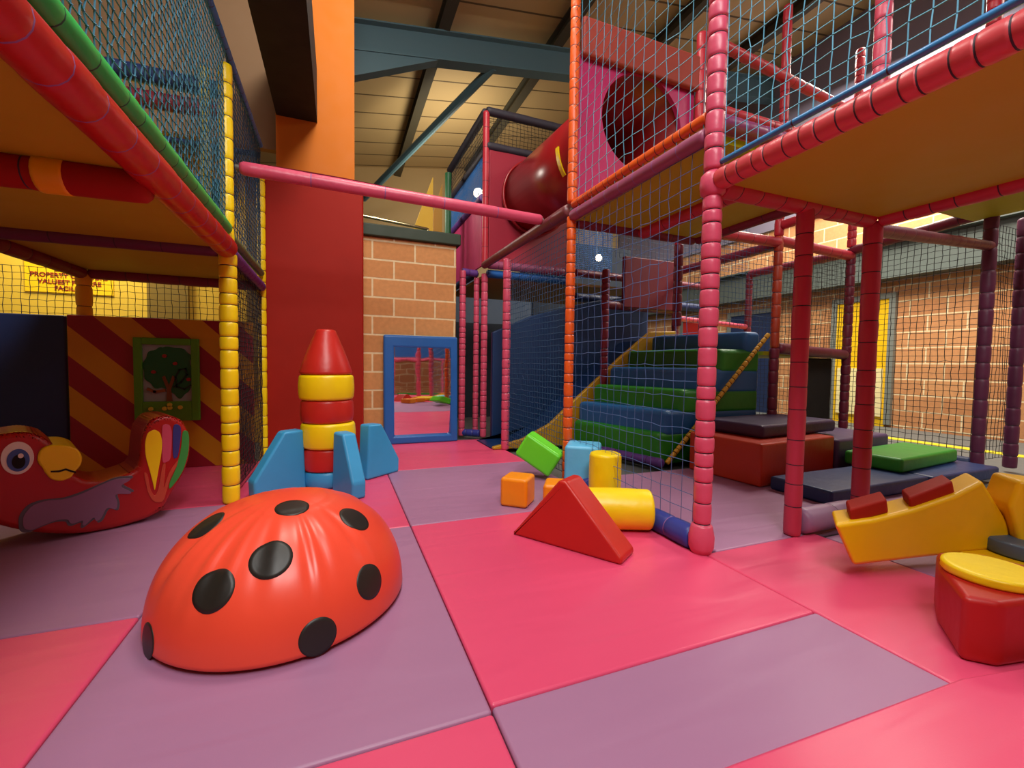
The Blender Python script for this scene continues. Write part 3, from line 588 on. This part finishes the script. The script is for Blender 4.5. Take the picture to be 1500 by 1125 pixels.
# crossbar spanning to the right frame
cb = thing('crossbar', (XL, 3.42, 2.18), 'pink padded bar spanning from the yellow post to the right frame', 'padded bar')
a, b = V((XL + .03, 3.44, 2.185)), V((1.60, 3.40, 2.122)); bm = bmesh.new(); pad(bm, a, b, .044, .42, .03, .003, 20, .15); obj('foam_sleeve', bm, [PINK, TIEL], cb, wn=False)
bm = bmesh.new(); rod(bm, a.lerp(b, -.012), a.lerp(b, 1.006), .02, 12); obj('steel_tube', bm, GALV, cb)
bm = bmesh.new(); zz = a.lerp(b, .03); ww = a.lerp(b, .46); nn_ = 14
for q in range(nn_):
    p, p2 = zz.lerp(ww, q / nn_), zz.lerp(ww, (q + 1) / nn_); h0 = .010 * math.sin(PI * q / nn_) ; h1 = .010 * math.sin(PI * (q + 1) / nn_)
    up_ = V((0, 0, .042)); s = bmesh.new(); vv = [s.verts.new(c) for c in (p + up_ + V((0, -.012, 0)), p2 + up_ + V((0, -.012, 0)), p2 + up_ + V((0, -.016, h1 * .9)), p + up_ + V((0, -.016, h0 * .9)))]; s.faces.new(vv)
    r_e = bmesh.ops.extrude_face_region(s, geom=s.faces[:]); bmesh.ops.translate(s, vec=(0, .004, .001), verts=[v for v in r_e['geom'] if isinstance(v, bmesh.types.BMVert)]); merge(bm, s)
k = obj('loose_flap', bm, MAROON, cb, smooth=False); k['label'] = 'dark opening flap along the top of the pink sleeve'

# ------------------------------------------------------------------ right frame, near bay with the low yellow deck
XR = 1.64
fa = thing('play_frame', (XR, 1.6, 0), 'near right play frame with big yellow deck on pink padded posts', 'play frame', 'bays of the big play frame')
post(fa, XR, 1.6, 1.70, PINK, .0435, seg=.082, pinch=.16)
bm = bmesh.new(); lathe(bm, [(.045, 0), (.058, .03), (.06, .08), (.05, .13), (.044, .14)], T((XR, 1.6, 0)), 20); obj('foot_pad', bm, PINK, fa, wn=False)
post(fa, XR, 1.6, 3.9, PINK, .044, z0=1.82, seg=.085, pinch=.15)
bm = bmesh.new(); lathe(bm, [(.03, 0), (.055, .02), (.06, .06), (.055, .1), (.03, .125)], T((XR, 1.6, 1.695)), 20); obj('joint_pad', bm, PINK, fa, wn=False)
post(fa, 2.28, 1.6, 1.74, vinyl('rose_vinyl', (188, 54, 80), .42, .2, 12), .042, seg=.13, pinch=.06); post(fa, 2.85, 1.6, 1.74, MATS['rose_vinyl'], .045, seg=.13, pinch=.06); post(fa, 2.85, 1.6, 3.9, PINK, .042, z0=1.8, seg=.12)
post(fa, XR, .25, 1.74, PINK); post(fa, 2.85, .25, 1.74, PINK)
CR = vinyl('crimson_vinyl', (186, 42, 58), .4, .2, 10)
rail(fa, (XR, 1.56, 1.765), (XR, .2, 1.785), vinyl('coral_vinyl', (204, 70, 78), .36, .25, 12), .048, seg=.062, pinch=.06)
rail(fa, (XR + .05, 1.6, 1.755), (2.81, 1.6, 1.755), CR, .05, seg=.12); rail(fa, (2.85, 1.56, 1.755), (2.85, .2, 1.755), CR, .05, seg=.12)
bm = bmesh.new(); box(bm, (XR + .03, .25, 1.75), (2.83, 1.57, 1.79)); obj('deck', bm, DECK, fa, smooth=False)
rail(fa, (2.325, 1.6, .07), (2.8, 1.6, .07), LILAC, .07, name='floor_roll', seg=.2)
rail(fa, (XR, 1.56, 1.845), (XR, .25, 1.865), vinyl('azure_vinyl', (54, 130, 190), .3), .013, name='net_hem', seg=.3, pinch=.02)
net('safety_net', (XR, 1.54, 1.85), (0, -1.26, .015), (0, 0, 1.75), NETC, 'cyan square net rising above the near right yellow deck', .058, .0022, seed=5)
# middle bay: orange post, high deck, tunnel panel
fb_ = thing('play_frame', (XR, 2.95, 0), 'middle bay of the right play frame with the orange padded post', 'play frame', 'bays of the big play frame')
post(fb_, XR, 2.95, 2.02, ORANGE, .036, seg=.085, pinch=.14); post(fb_, XR, 2.95, 3.9, ORANGE, .037, z0=2.12, seg=.10, pinch=.08)
rail(fb_, (XR, 1.64, 2.085), (XR, 2.92, 2.10), ORANGE, .03, TIE, seg=.07, pinch=.05); rail(fb_, (XR, 1.64, 2.0), (XR, 2.93, 2.02), MAUVE, .04, TIEL, seg=.16)
bm = bmesh.new(); box(bm, (XR + .02, 1.64, 1.985), (2.83, 2.93, 2.02)); obj('deck', bm, DECK, fb_, smooth=False)
rail(fb_, (2.27, 1.64, 1.96), (2.27, 2.93, 1.97), CR, .05, name='joist', seg=.25); rail(fb_, (XR + .04, 2.95, 1.99), (2.83, 2.95, 1.99), MAROON, .05, seg=.25); rail(fb_, (2.85, 1.64, 1.99), (2.85, 2.93, 1.99), MAROON, .05, seg=.2)
rail(fb_, (XR + .04, 1.62, 2.06), (2.82, 1.62, 2.06), vinyl('violet_rose_vinyl', (140, 60, 110), .35), .042, TIEL, seg=.13); rail(fb_, (XR + .04, 1.66, 2.14), (2.82, 1.66, 2.14), CR, .032, seg=.13)
rail(fb_, (XR, 1.64, .05), (XR, 2.9, .05), vinyl('indigo_vinyl', (46, 56, 140), .4), .06, TIEL, name='floor_roll', seg=.14)
# pink panel with a round hole
bm = bmesh.new(); nS = 48; HC = V((2.30, 0, 2.86)); HR = .39; x0, x1, z0, z1 = 1.70, 2.82, 2.07, 3.30; ov, iv = [], []
for k_ in range(nS):
    an = 2 * PI * k_ / nS; c, s_ = math.cos(an), math.sin(an)
    ts = [((x1 if c > 0 else x0) - HC.x) / c if abs(c) > 1e-6 else 9, ((z1 if s_ > 0 else z0) - HC.z) / s_ if abs(s_) > 1e-6 else 9]; t_ = min(ts)
    ov.append((HC.x + c * t_, HC.z + s_ * t_)); iv.append((HC.x + c * HR, HC.z + s_ * HR))
for y in (2.99, 3.03):
    a_ = [bm.verts.new((x, y, z)) for x, z in ov]; b_v = [bm.verts.new((x, y, z)) for x, z in iv]
    for k_ in range(nS): bm.faces.new((a_[k_], a_[(k_ + 1) % nS], b_v[(k_ + 1) % nS], b_v[k_]))
    if y == 2.99: fa_, fbv = a_, b_v
for k_ in range(nS): bm.faces.new((fa_[k_], fa_[(k_ + 1) % nS], a_[(k_ + 1) % nS], a_[k_])); bm.faces.new((fbv[k_], fbv[(k_ + 1) % nS], b_v[(k_ + 1) % nS], b_v[k_]))
obj('hole_panel', bm, HOTPINK, fb_, smooth=False)
bm = bmesh.new(); box(bm, (1.70, 2.93, 3.22), (2.84, 2.985, 3.50), .02); obj('header_pad', bm, vinyl('terracotta_vinyl', (156, 58, 46), .6), fb_)
post(fb_, 2.85, 2.95, 3.7, CR, .042, z0=2.0, seg=.14)
net('safety_net', (XR, 1.66, .1), (0, 1.26, 0), (0, 0, 1.86), NETB, 'blue net between the pink corner post and orange post, below deck height', .08, .0019, seed=6)
net('safety_net', (XR - .012, 1.66, 2.0), (0, 1.26, .01), (0, 0, 1.75), NETC, 'cyan net above the orange rail, in front of the tunnel hole panel', .088, .0022, seed=7)
# tunnel slide
tt = thing('tube_tunnel', (2.3, 4.0, 2.45), 'wide red crawl tube running behind the orange post', 'crawl tube')
bm = bmesh.new(); ta, tb_ = V((2.30, 3.035, 2.86)), V((2.28, 5.02, 2.96)); Mx, L_ = align(ta, tb_); s = bmesh.new(); n = 40; ringv = []
for r, z in ((.42, 0), (.42, L_), (.405, L_), (.405, 0)): ringv.append([s.verts.new((r * math.cos(2 * PI * k / n), r * math.sin(2 * PI * k / n), z)) for k in range(n)])
for i in range(4):
    for k in range(n): s.faces.new((ringv[i][k], ringv[i][(k + 1) % n], ringv[(i + 1) % 4][(k + 1) % n], ringv[(i + 1) % 4][k]))
merge(bm, s, Mx); obj('tube', bm, vinyl('tube_red_plastic', (150, 24, 30), .28, .04, 3), tt, wn=False)
for z0 in (0.0, L_ - .03):
    bm = bmesh.new(); s = bmesh.new(); ringv = []
    for r, z in ((.421, z0), (.45, z0), (.45, z0 + .03), (.421, z0 + .03)): ringv.append([s.verts.new((r * math.cos(2 * PI * k / n), r * math.sin(2 * PI * k / n), z)) for k in range(n)])
    for i in range(4):
        for k in range(n): s.faces.new((ringv[i][k], ringv[i][(k + 1) % n], ringv[(i + 1) % 4][(k + 1) % n], ringv[(i + 1) % 4][k]))
    merge(bm, s, Mx); obj('flange', bm, MATS['tube_red_plastic'], tt, wn=False)
bm = bmesh.new(); vs_ = []
for q in range(13):
    a_ = PI + .62 - q * .05; rows_ = []
    for dy, rr_ in ((0, .421), (0, .434), (.05, .434), (.05, .421)): vs_.append(bm.verts.new((2.29 + rr_ * math.cos(a_), 3.62 + dy, 2.89 + rr_ * math.sin(a_))))
for q in range(12):
    for e in range(4): bm.faces.new((vs_[q * 4 + e], vs_[q * 4 + (e + 1) % 4], vs_[q * 4 + 4 + (e + 1) % 4], vs_[q * 4 + 4 + e]))
bm.faces.new(vs_[:4]); bm.faces.new(vs_[-4:])
o = obj('edge_strip', bm, YELLOW, tt, smooth=False); o['label'] = 'short yellow strip on the red tube'
# ------------------------------------------------------------------ rear bay
fc = thing('play_frame', (XR, 5.12, 0), 'rear bay of the play frame with slim pink posts behind the mirror', 'play frame', 'bays of the big play frame')
post(fc, XR, 4.30, 2.0, PINK, .042, seg=.10, pinch=.12); post(fc, 1.66, 5.12, 2.0, PINK, .04, seg=.09, pinch=.12); post(fc, 1.66, 5.12, 3.92, CR, .04, z0=2.1, seg=.2, pinch=.05)
post(fc, 1.645, 5.40, 2.0, PINK, .036, seg=.09, pinch=.12); post(fc, 1.435, 5.30, 2.05, PINK, .04, seg=.09, pinch=.12)
post(fc, 2.85, 4.3, 2.0, MAROON, .045); post(fc, 2.85, 5.12, 3.9, MAROON, .045); post(fc, XR, 6.9, 3.9, MAROON, .04)
rail(fc, (XR, 2.99, 2.085), (XR, 5.08, 2.09), vinyl('dusk_mauve_vinyl', (122, 66, 70), .4), .045, TIEL, seg=.35, pinch=.03)
rail(fc, (XR + .04, 5.10, 2.0), (2.82, 5.10, 2.0), ROYAL, .05, seg=.2); rail(fc, (XR + .04, 5.06, 2.10), (2.82, 5.06, 2.10), MAUVE, .05, seg=.15); rail(fc, (1.44, 5.36, 2.05), (XR, 5.36, 2.04), PURPLE, .045, seg=.12)
rail(fc, (XR, 5.16, 2.92), (XR, 6.86, 2.92), PURPLE, .05, seg=.12); rail(fc, (XR, 5.42, 2.05), (XR, 6.86, 2.05), NAVY, .045, seg=.2)
bm = bmesh.new(); box(bm, (XR + .03, 5.18, 1.97), (4.0, 6.86, 2.0)); obj('deck', bm, plain('deck_plywood_olive', (150, 110, 30), .6), fc, smooth=False)
DK = vinyl('charcoal_vinyl', (44, 40, 52), .6)
rail(fc, (1.66, 5.12, 3.93), (2.85, 5.12, 3.93), DK, .05, seg=.3, name='top_rail'); rail(fc, (1.66, 5.14, 3.93), (XR, 6.9, 3.93), DK, .05, seg=.3, name='top_rail')
rail(fc, (1.66, 5.12, 3.52), (2.85, 5.12, 3.52), DK, .05, seg=.3); rail(fc, (1.66, 5.14, 3.46), (XR, 6.9, 3.46), DK, .045, seg=.3)
bm = bmesh.new(); box(bm, (1.70, 5.10, 2.12), (2.83, 5.14, 3.48), .004); obj('side_panel', bm, vinyl('wine_panel', (150, 24, 48), .45, .1, 4), fc, smooth=False)
bm = bmesh.new(); box(bm, (XR - .012, 5.18, 2.10), (XR + .012, 6.86, 2.86), .004); obj('side_panel', bm, HOTPINK, fc, smooth=False)
rail(fc, (1.45, 5.30, .04), (1.63, 5.16, .04), INDIGO if False else MATS['indigo_vinyl'], .045, name='floor_roll', seg=.08)
net('safety_net', (1.70, 5.12, 3.56), (1.1, 0, 0), (0, 0, .34), NETK, 'black net strip at the top of the cage above the red tube', .05, .0028, seed=8)
net('safety_net', (XR, 5.18, 3.50), (0, 1.68, 0), (0, 0, .40), NETK, 'black net strip along the top side of the cage above the pier', .05, .0028, seed=9)
net('safety_net', (XR, 5.18, 2.97), (0, 1.68, 0), (0, 0, .46), plain('net_cord_bright_blue', (50, 120, 190), .6), 'bright blue net over the hot pink side panel behind the pier', .022, .0028, seed=10)
net('safety_net', (XR + .005, 2.99, .06), (0, 1.28, 0), (0, 0, 1.9), NETN, 'dark blue net between the orange post and slim pink post beside the slide', .05, .0022, seed=11)
# ------------------------------------------------------------------ slide
sl = thing('slide', (1.55, 4.6, 0), 'slide with yellow side and dark blue bed beside the foam stairs', 'slide')
prof = [(1.51, .03), (1.62, .05), (1.85, .10), (2.17, .25), (2.43, .47), (2.75, .73), (3.06, .99), (3.5, 1.32), (3.9, 1.34)]
bm = bmesh.new(); prism(bm, prof + [(3.9, .0), (1.51, .0)], 4.30, 4.36, .012, seg=2); obj('side_wall', bm, vinyl('ochre_vinyl', (190, 144, 22), .45, .2, 6), sl)
bm = bmesh.new(); pb = [(x, max(.012, z - .10)) for x, z in prof]; prism(bm, pb + [(3.9, .0), (1.51, .0)], 4.365, 4.90, .008, seg=2); obj('slide_bed', bm, vinyl('slide_blue_vinyl', (16, 46, 92), .3, .1, 5), sl)
bm = bmesh.new(); prism(bm, [(1.70, .0), (3.95, 0), (3.95, 1.9), (3.0, 1.72), (2.2, 1.50), (1.70, 1.28)], 4.91, 4.98, .015, seg=2); obj('back_wall', bm, vinyl('deep_navy_vinyl', (10, 48, 92), .45, .15, 5), sl)
# ------------------------------------------------------------------ foam stairs climbing to the right
sA, sB = V((2.43, 4.27, 0)), V((2.70, 3.15, 0)); ln = (sB - sA).length; an = math.atan2(sB.y - sA.y, sB.x - sA.x)
Ms = T(sA, an)
us = [(0, .0, .30, GREEN), (.06, .30, .50, STEPBLUE), (.25, .50, .69, GREEN), (.46, .69, .89, STEPBLUE), (.70, .89, 1.08, GREEN), (1.04, 1.08, 1.26, STEPBLUE)]
words = ['lowest green foam step, standing on the mat', 'lowest blue foam step, above the bottom green step', 'second green foam step from the floor', 'second blue foam step from the floor', 'topmost green foam step under the blue top step', 'blue foam step at the very top of the stairs']
for (u0, z0, z1, m), w_ in zip(us, words):
    bm = bmesh.new(); zprism(bm, [(2.435 + u0, 4.27), (2.70 + u0, 3.155), (3.93, 3.155), (3.93, 4.27)], z0 - (.045 if z0 else 0), z1, .05, 5); tag(obj('foam_step', bm, m), w_, 'foam step', 'green and blue foam stairs')
bm = bmesh.new(); pad(bm, (2.74, 3.10, .03), (3.96, 3.10, 1.235), .022, .055, .25, .009); tag(obj('stair_rope', bm, [vinyl('rope_ochre', (206, 152, 34), .5), TIE], wn=False), 'yellow and black padded rope sloping up the side of the stairs', 'rope')
bm = bmesh.new(); pad(bm, (2.36, 4.22, .045), (2.66, 3.06, .045), .042, .16, .08); tag(obj('floor_roll', bm, [PURPLE, TIE], wn=False), 'purple padded roll on the floor at the foot of the stairs', 'padded roll')
# ------------------------------------------------------------------ far bays beyond the stairs
fd = thing('play_frame', (4.05, 3.1, 0), 'far bay of the play frame, dark posts and beams before the brick wall', 'play frame', 'bays of the big play frame')
RUST = vinyl('rust_vinyl', (170, 58, 30), .45, .2, 12); WINE = vinyl('wine_vinyl', (112, 28, 52), .45, .2, 12)
post(fd, 4.05, 3.1, 1.1, WINE, .045, seg=.12); post(fd, 4.05, 3.1, 2.2, RUST, .042, z0=1.1, seg=.13)
post(fd, 5.33, 3.2, 2.2, WINE, .045, seg=.11); post(fd, 5.33, 2.07, 2.3, vinyl('dusk_purple_vinyl', (96, 38, 70), .45), .048, seg=.16); post(fd, 5.83, 2.04, 2.3, MATS['dusk_purple_vinyl'], .05, seg=.16)
post(fd, 5.33, 4.5, 2.2, WINE, .045, seg=.12); post(fd, 4.05, 4.5, 2.2, WINE, .045, seg=.12); post(fd, 2.86, 3.16, 2.0, WINE, .04, z0=1.27, seg=.12)
rail(fd, (4.09, 3.1, 1.10), (5.30, 3.2, 1.06), WINE, .055, seg=.4, pinch=.03)
bm = bmesh.new(); box(bm, (3.98, 3.16, 1.03), (5.3, 4.46, 1.07)); obj('deck', bm, DECK, fd, smooth=False)
for a, b, m, r in (((2.9, 1.64, 1.72), (5.33, 2.07, 2.0), WINE, .04), ((4.05, 3.1, 2.16), (5.33, 3.2, 2.16), CR, .05), ((2.85, 3.02, 2.10), (4.05, 3.1, 2.14), CR, .05), ((4.05, 3.1, 2.12), (4.05, 4.5, 2.12), WINE, .05), ((5.33, 2.1, 2.3), (5.33, 3.2, 2.22), WINE, .05), ((5.33, 3.2, 2.2), (5.33, 4.5, 2.2), WINE, .05),
                   ((4.45, 2.18, 2.33), (5.3, 2.25, 2.33), PURPLE, .05), ((5.33, 2.2, 2.33), (5.33, .4, 2.33), vinyl('magenta_vinyl', (150, 52, 120), .4), .05), ((4.35, .5, 2.2), (5.33, .5, 2.2), WINE, .05), ((4.08, 4.46, 1.52), (5.3, 4.5, 1.47), PINK, .035), ((5.33, 2.1, .06), (5.33, 4.5, .06), NAVY, .055), ((2.9, 4.4, 1.62), (4.05, 4.5, 1.62), WINE, .05), ((2.9, 5.1, 1.80), (5.3, 5.2, 1.80), NAVY, .06), ((4.05, 4.56, 2.0), (4.05, 6.9, 2.0), NAVY, .05), ((2.9, 5.1, 2.12), (5.3, 5.2, 2.12), WINE, .05)):
    rail(fd, a, b, m, r, seg=.2)
bm = bmesh.new(); box(bm, (4.4, .5, 2.24), (5.3, 2.18, 2.27)); obj('deck', bm, DECK, fd, smooth=False)
bm = bmesh.new(); box(bm, (3.15, 4.36, 1.60), (3.98, 4.42, 2.2), .01); obj('side_panel', bm, MAROON, fd)
bm = bmesh.new(); box(bm, (4.78, 3.30, .06), (5.26, 3.40, 1.02), .02); tag(obj('padded_panel', bm, plain('black_pad', (12, 12, 14), .7)), 'tall black padded panel hanging below the far beam', 'panel')
net('safety_net', (5.33, 2.12, .1), (0, 1.05, 0), (0, 0, 2.1), NETK, 'black square net in front of the yellow door and brick wall', .055, .003, seed=12)
net('safety_net', (5.33, 3.24, .1), (0, 1.24, 0), (0, 0, 2.0), NETK, 'black square net in front of the navy toilet door', .055, .0026, seed=13)
net('safety_net', (2.2, 5.3, 2.10), (1.4, 0, 0), (0, 0, .75), MATS['net_cord_bright_blue'], 'bright blue net high behind the stairs, over the small round lamp', .026, .0045, seed=18)
net('safety_net', (4.1, 3.13, 1.12), (1.2, .07, 0), (0, 0, 1.0), NETK, 'black net between the rust post and slim dark post above the beam', .05, .0024, seed=14)
net('safety_net', (2.9, 3.05, 1.3), (1.12, .05, 0), (0, 0, .8), NETN, 'dark blue net over the side of the stairs top', .05, .002, seed=15)
net('safety_net', (5.37, 2.07, .1), (.44, 0, 0), (0, 0, 2.1), NETK, 'narrow black net between the two dark purple posts', .055, .0026, seed=16)
# upper level above the near deck
fe = thing('play_frame', (2.85, 3.1, 2.2), 'upper level of red padded beams and posts seen through the cyan net', 'play frame', 'bays of the big play frame')
post(fe, 4.05, 3.1, 4.4, CR, .042, z0=2.2, seg=.14); post(fe, 4.05, 4.5, 4.4, CR, .042, z0=2.2); post(fe, 5.33, 3.2, 4.4, CR, .042, z0=2.26); post(fe, 4.05, 1.62, 4.4, CR, .042, z0=2.4)
for a, b in (((2.9, 2.97, 2.98), (4.0, 3.1, 2.98)), ((4.1, 3.1, 2.98), (5.3, 3.2, 2.98)), ((2.9, 2.97, 3.7), (5.3, 3.2, 3.7)), ((2.9, 4.4, 3.3), (5.3, 4.5, 3.3)), ((4.05, 1.66, 2.98), (4.05, 3.06, 2.98)), ((4.05, 1.66, 2.35), (4.05, 3.06, 2.3))): rail(fe, a, b, CR, .045, seg=.2)
net('safety_net', (2.9, 4.45, 2.2), (2.4, .05, 0), (0, 0, 1.6), NETN, 'dark blue net across the back of the upper level', .06, .0024, seed=17)
# ------------------------------------------------------------------ foam steps inside the frame
def foam(bm, m, label, name='foam_slab'): return tag(obj(name, bm, m), label, 'foam block', 'foam steps inside the frame')
a2 = math.atan2(2.53 - 2.32, 3.88 - 2.94)
Mf = T((2.94, 2.32, 0), .10)
bm = bmesh.new(); prism(bm, [(0, 0), (1.0, 0), (1.0, .33), (0, .33)], .0, .66, .02, Mf); foam(bm, vinyl('brick_red_vinyl', (196, 52, 20), .42), 'large orange red foam block behind the entrance posts', 'foam_block')
bm = bmesh.new(); box(bm, (.22, .14, .332), (1.3, .72, .44), .03, Mf); foam(bm, vinyl('aubergine_vinyl', (62, 40, 84), .5), 'dark purple foam slab lying on the orange red block')
bm = bmesh.new(); box(bm, (1.015, -.02, .0), (1.9, .6, .30), .03, Mf); foam(bm, vinyl('plum_grey_vinyl', (84, 62, 104), .5), 'tall purple foam block right of the orange red block', 'foam_block')
bm = bmesh.new(); box(bm, (0, 0, 0), (1.15, .44, .10), .02, T((2.99, 1.84, 0), .02)); foam(bm, vinyl('dusk_blue_vinyl', (22, 48, 104), .45), 'low dark blue foam slab in front of the orange red block')
bm = bmesh.new(); box(bm, (0, 0, 0), (1.0, .44, .10), .02, T((4.16, 1.84, 0), .02)); foam(bm, MATS['dusk_blue_vinyl'], 'low dark blue foam slab under the green slab')
bm = bmesh.new(); box(bm, (0, 0, .101), (1.02, .40, .215), .025, T((4.03, 1.98, 0), .10)); foam(bm, vinyl('leaf_vinyl', (50, 150, 44), .45), 'green foam slab lying across the dark blue slabs')
# boards and a green pole standing behind the pier
bm = bmesh.new(); prism(bm, [(.82, -.04), (1.20, -.04), (1.20, 3.42), (.82, 2.35)], 6.0, 6.03); tag(obj('sail_board', bm, plain('board_yellow', (214, 168, 30), .6), smooth=False), 'triangular yellow board rising behind the blockwork pier', 'board')
bm = bmesh.new(); prism(bm, [(1.24, -.04), (1.36, -.04), (1.36, 3.40), (1.24, 3.0)], 6.15, 6.18); tag(obj('sail_board', bm, plain('board_ochre', (170, 120, 24), .6), smooth=False), 'darker yellow board next to the green pole behind the pier', 'board')
bm = bmesh.new(); rod(bm, (1.42, 6.05, -.04), (1.42, 6.05, 3.52), .045, 16); tag(obj('green_pole', bm, plain('pole_green', (24, 84, 44), .5)), 'dark green pole standing behind the blockwork pier', 'pole')
bm = bmesh.new(); rod(bm, (.25, 5.3, 2.56), (1.0, 5.3, 2.50), .018); rod(bm, (.25, 5.3, 2.4), (.25, 5.3, 2.57), .014); rod(bm, (1.0, 5.3, 2.4), (1.0, 5.3, 2.51), .014); tag(obj('hand_rail', bm, plain('chrome', (190, 180, 140), .2, 1.)), 'low shiny rail on top of the green pier cap', 'rail')
# the play hall behind the phone, seen in the mirror
fmat(.37, 2.95, -1.7, -.42, M_PINK, 'pink floor mat seen only as a reflection in the mirror')
bm = bmesh.new(); box(bm, (1.5, -2.35, -.04), (2.5, -1.8, .16), .03); tag(obj('foam_slab', bm, GREEN), 'green foam slab reflected in the mirror', 'foam block')
bm = bmesh.new(); box(bm, (2.55, -2.4, -.04), (3.3, -1.8, .18), .03); tag(obj('foam_slab', bm, BORANGE), 'orange foam slab reflected in the mirror', 'foam block')
fh = thing('play_frame', (2.4, -2.6, 0), 'play frame with pink posts reflected in the mirror', 'play frame')
for x in (1.4, 2.1, 2.8, 3.5): post(fh, x, -2.6, 1.6, PINK, .045, z0=-.04)
rail(fh, (1.4, -2.6, 1.62), (3.5, -2.6, 1.62), PINK, .045)
bm = bmesh.new(); box(bm, (1.4, -3.4, 1.62), (3.5, -2.65, 1.66)); obj('deck', bm, DECK, fh, smooth=False)
bm = bmesh.new(); box(bm, (1.45, -2.62, 1.68), (3.45, -2.58, 2.5)); obj('side_panel', bm, ROYAL, fh, smooth=False)
# ------------------------------------------------------------------ lamps
EM = plain('lamp_glass', (255, 236, 200), .3, emit=14)
def flood(loc, label, r, aim, stem):
    d = V(aim).normalized(); Mx = Matrix.Translation(loc) @ d.to_track_quat('Z', 'Y').to_matrix().to_4x4()
    t = thing('flood_lamp', loc, label, 'lamp', 'flood lamps'); bm = bmesh.new(); lathe(bm, [(r * .5, -.12), (r * .7, -.06), (r * 1.1, .0), (r * 1.1, .012)], Mx, 24); obj('housing', bm, BLACK, t)
    bm = bmesh.new(); lathe(bm, [(r, .013), (r, .02)], Mx, 24); obj('lens', bm, EM, t, smooth=False)
    bm = bmesh.new(); rod(bm, V(loc) + V((0, .06, .02)), stem, .012); obj('stem', bm, GALV, t)
flood((1.90, 6.20, 3.38), 'bright flood lamp shining behind the slim red cage post', .07, (-.3, -1, -.35), (1.665, 6.26, 3.45))
flood((3.96, 6.2, 2.66), 'small round flood lamp glowing under the decks behind the net', .055, (-.45, -1, -.25), (3.96, 6.26, 6.2))
def area(name, loc, size, watts, aim, col=(1, .88, .72), sy=None):
    l = bpy.data.lights.new(name, 'AREA'); l.energy = watts; l.color = col; l.size = size
    if sy: l.shape = 'RECTANGLE'; l.size_y = sy
    o = bpy.data.objects.new(name, l); COL.objects.link(o); o.location = loc; o.rotation_euler = (V(aim) - V(loc)).to_track_quat('-Z', 'Y').to_euler(); return o
area('high_bay_corridor', (.1, .3, 4.6), 1.3, 55, (.5, 1.2, 0), (1, .97, .92))
area('fill_middle', (.7, 2.8, 5.2), 1.2, 115, (.5, 4.2, .6), (1, .94, .82))  # added unseen fill, brightens the wall pad, column, pier and tube
area('fill_front', (.05, -1.6, 4.6), 1.5, 175, (.2, 1.8, .4), (1, .98, .95))  # added fill from the camera side, stands for no particular fixture
area('high_bay_right', (6.6, 4.0, 5.2), 1.8, 560, (8.2, 4.4, .8), (1, .92, .78), 3.0)
area('high_bay_right_near', (6.8, -.5, 5.2), 1.5, 150, (7.4, 1.2, .5), (1, .93, .82))
area('lamp_back_left', (-2.3, 5.2, 2.9), .5, 60, (-2.5, 5.75, 1.2), (1, .88, .65))
area('high_bay_rear', (2.4, 8.6, 4.4), 1.0, 60, (2.0, 9.4, 5.6), (1, .9, .7))
area('lamp_pier', (.5, 6.3, 3.3), .3, 14, (1.64, 6.1, 2.5), (1, .92, .8))  # added light without a fixture, lifts the hot pink side panel
area('high_bay_far', (5.5, 9.0, 4.6), 1.4, 45, (5.5, 10, 1.5), (.9, .94, 1))
w = bpy.data.worlds.new('world'); S.world = w; w.use_nodes = True; w.node_tree.nodes['Background'].inputs[0].default_value = (.9, .8, .7, 1); w.node_tree.nodes['Background'].inputs[1].default_value = .05
S.view_settings.view_transform = 'Standard'; S.view_settings.look = 'None'; S.view_settings.gamma = 1; S.view_settings.exposure = -.12
S.cycles.use_denoising = True; S.cycles.max_bounces = 8; S.cycles.diffuse_bounces = 5; S.cycles.sample_clamp_indirect = 6
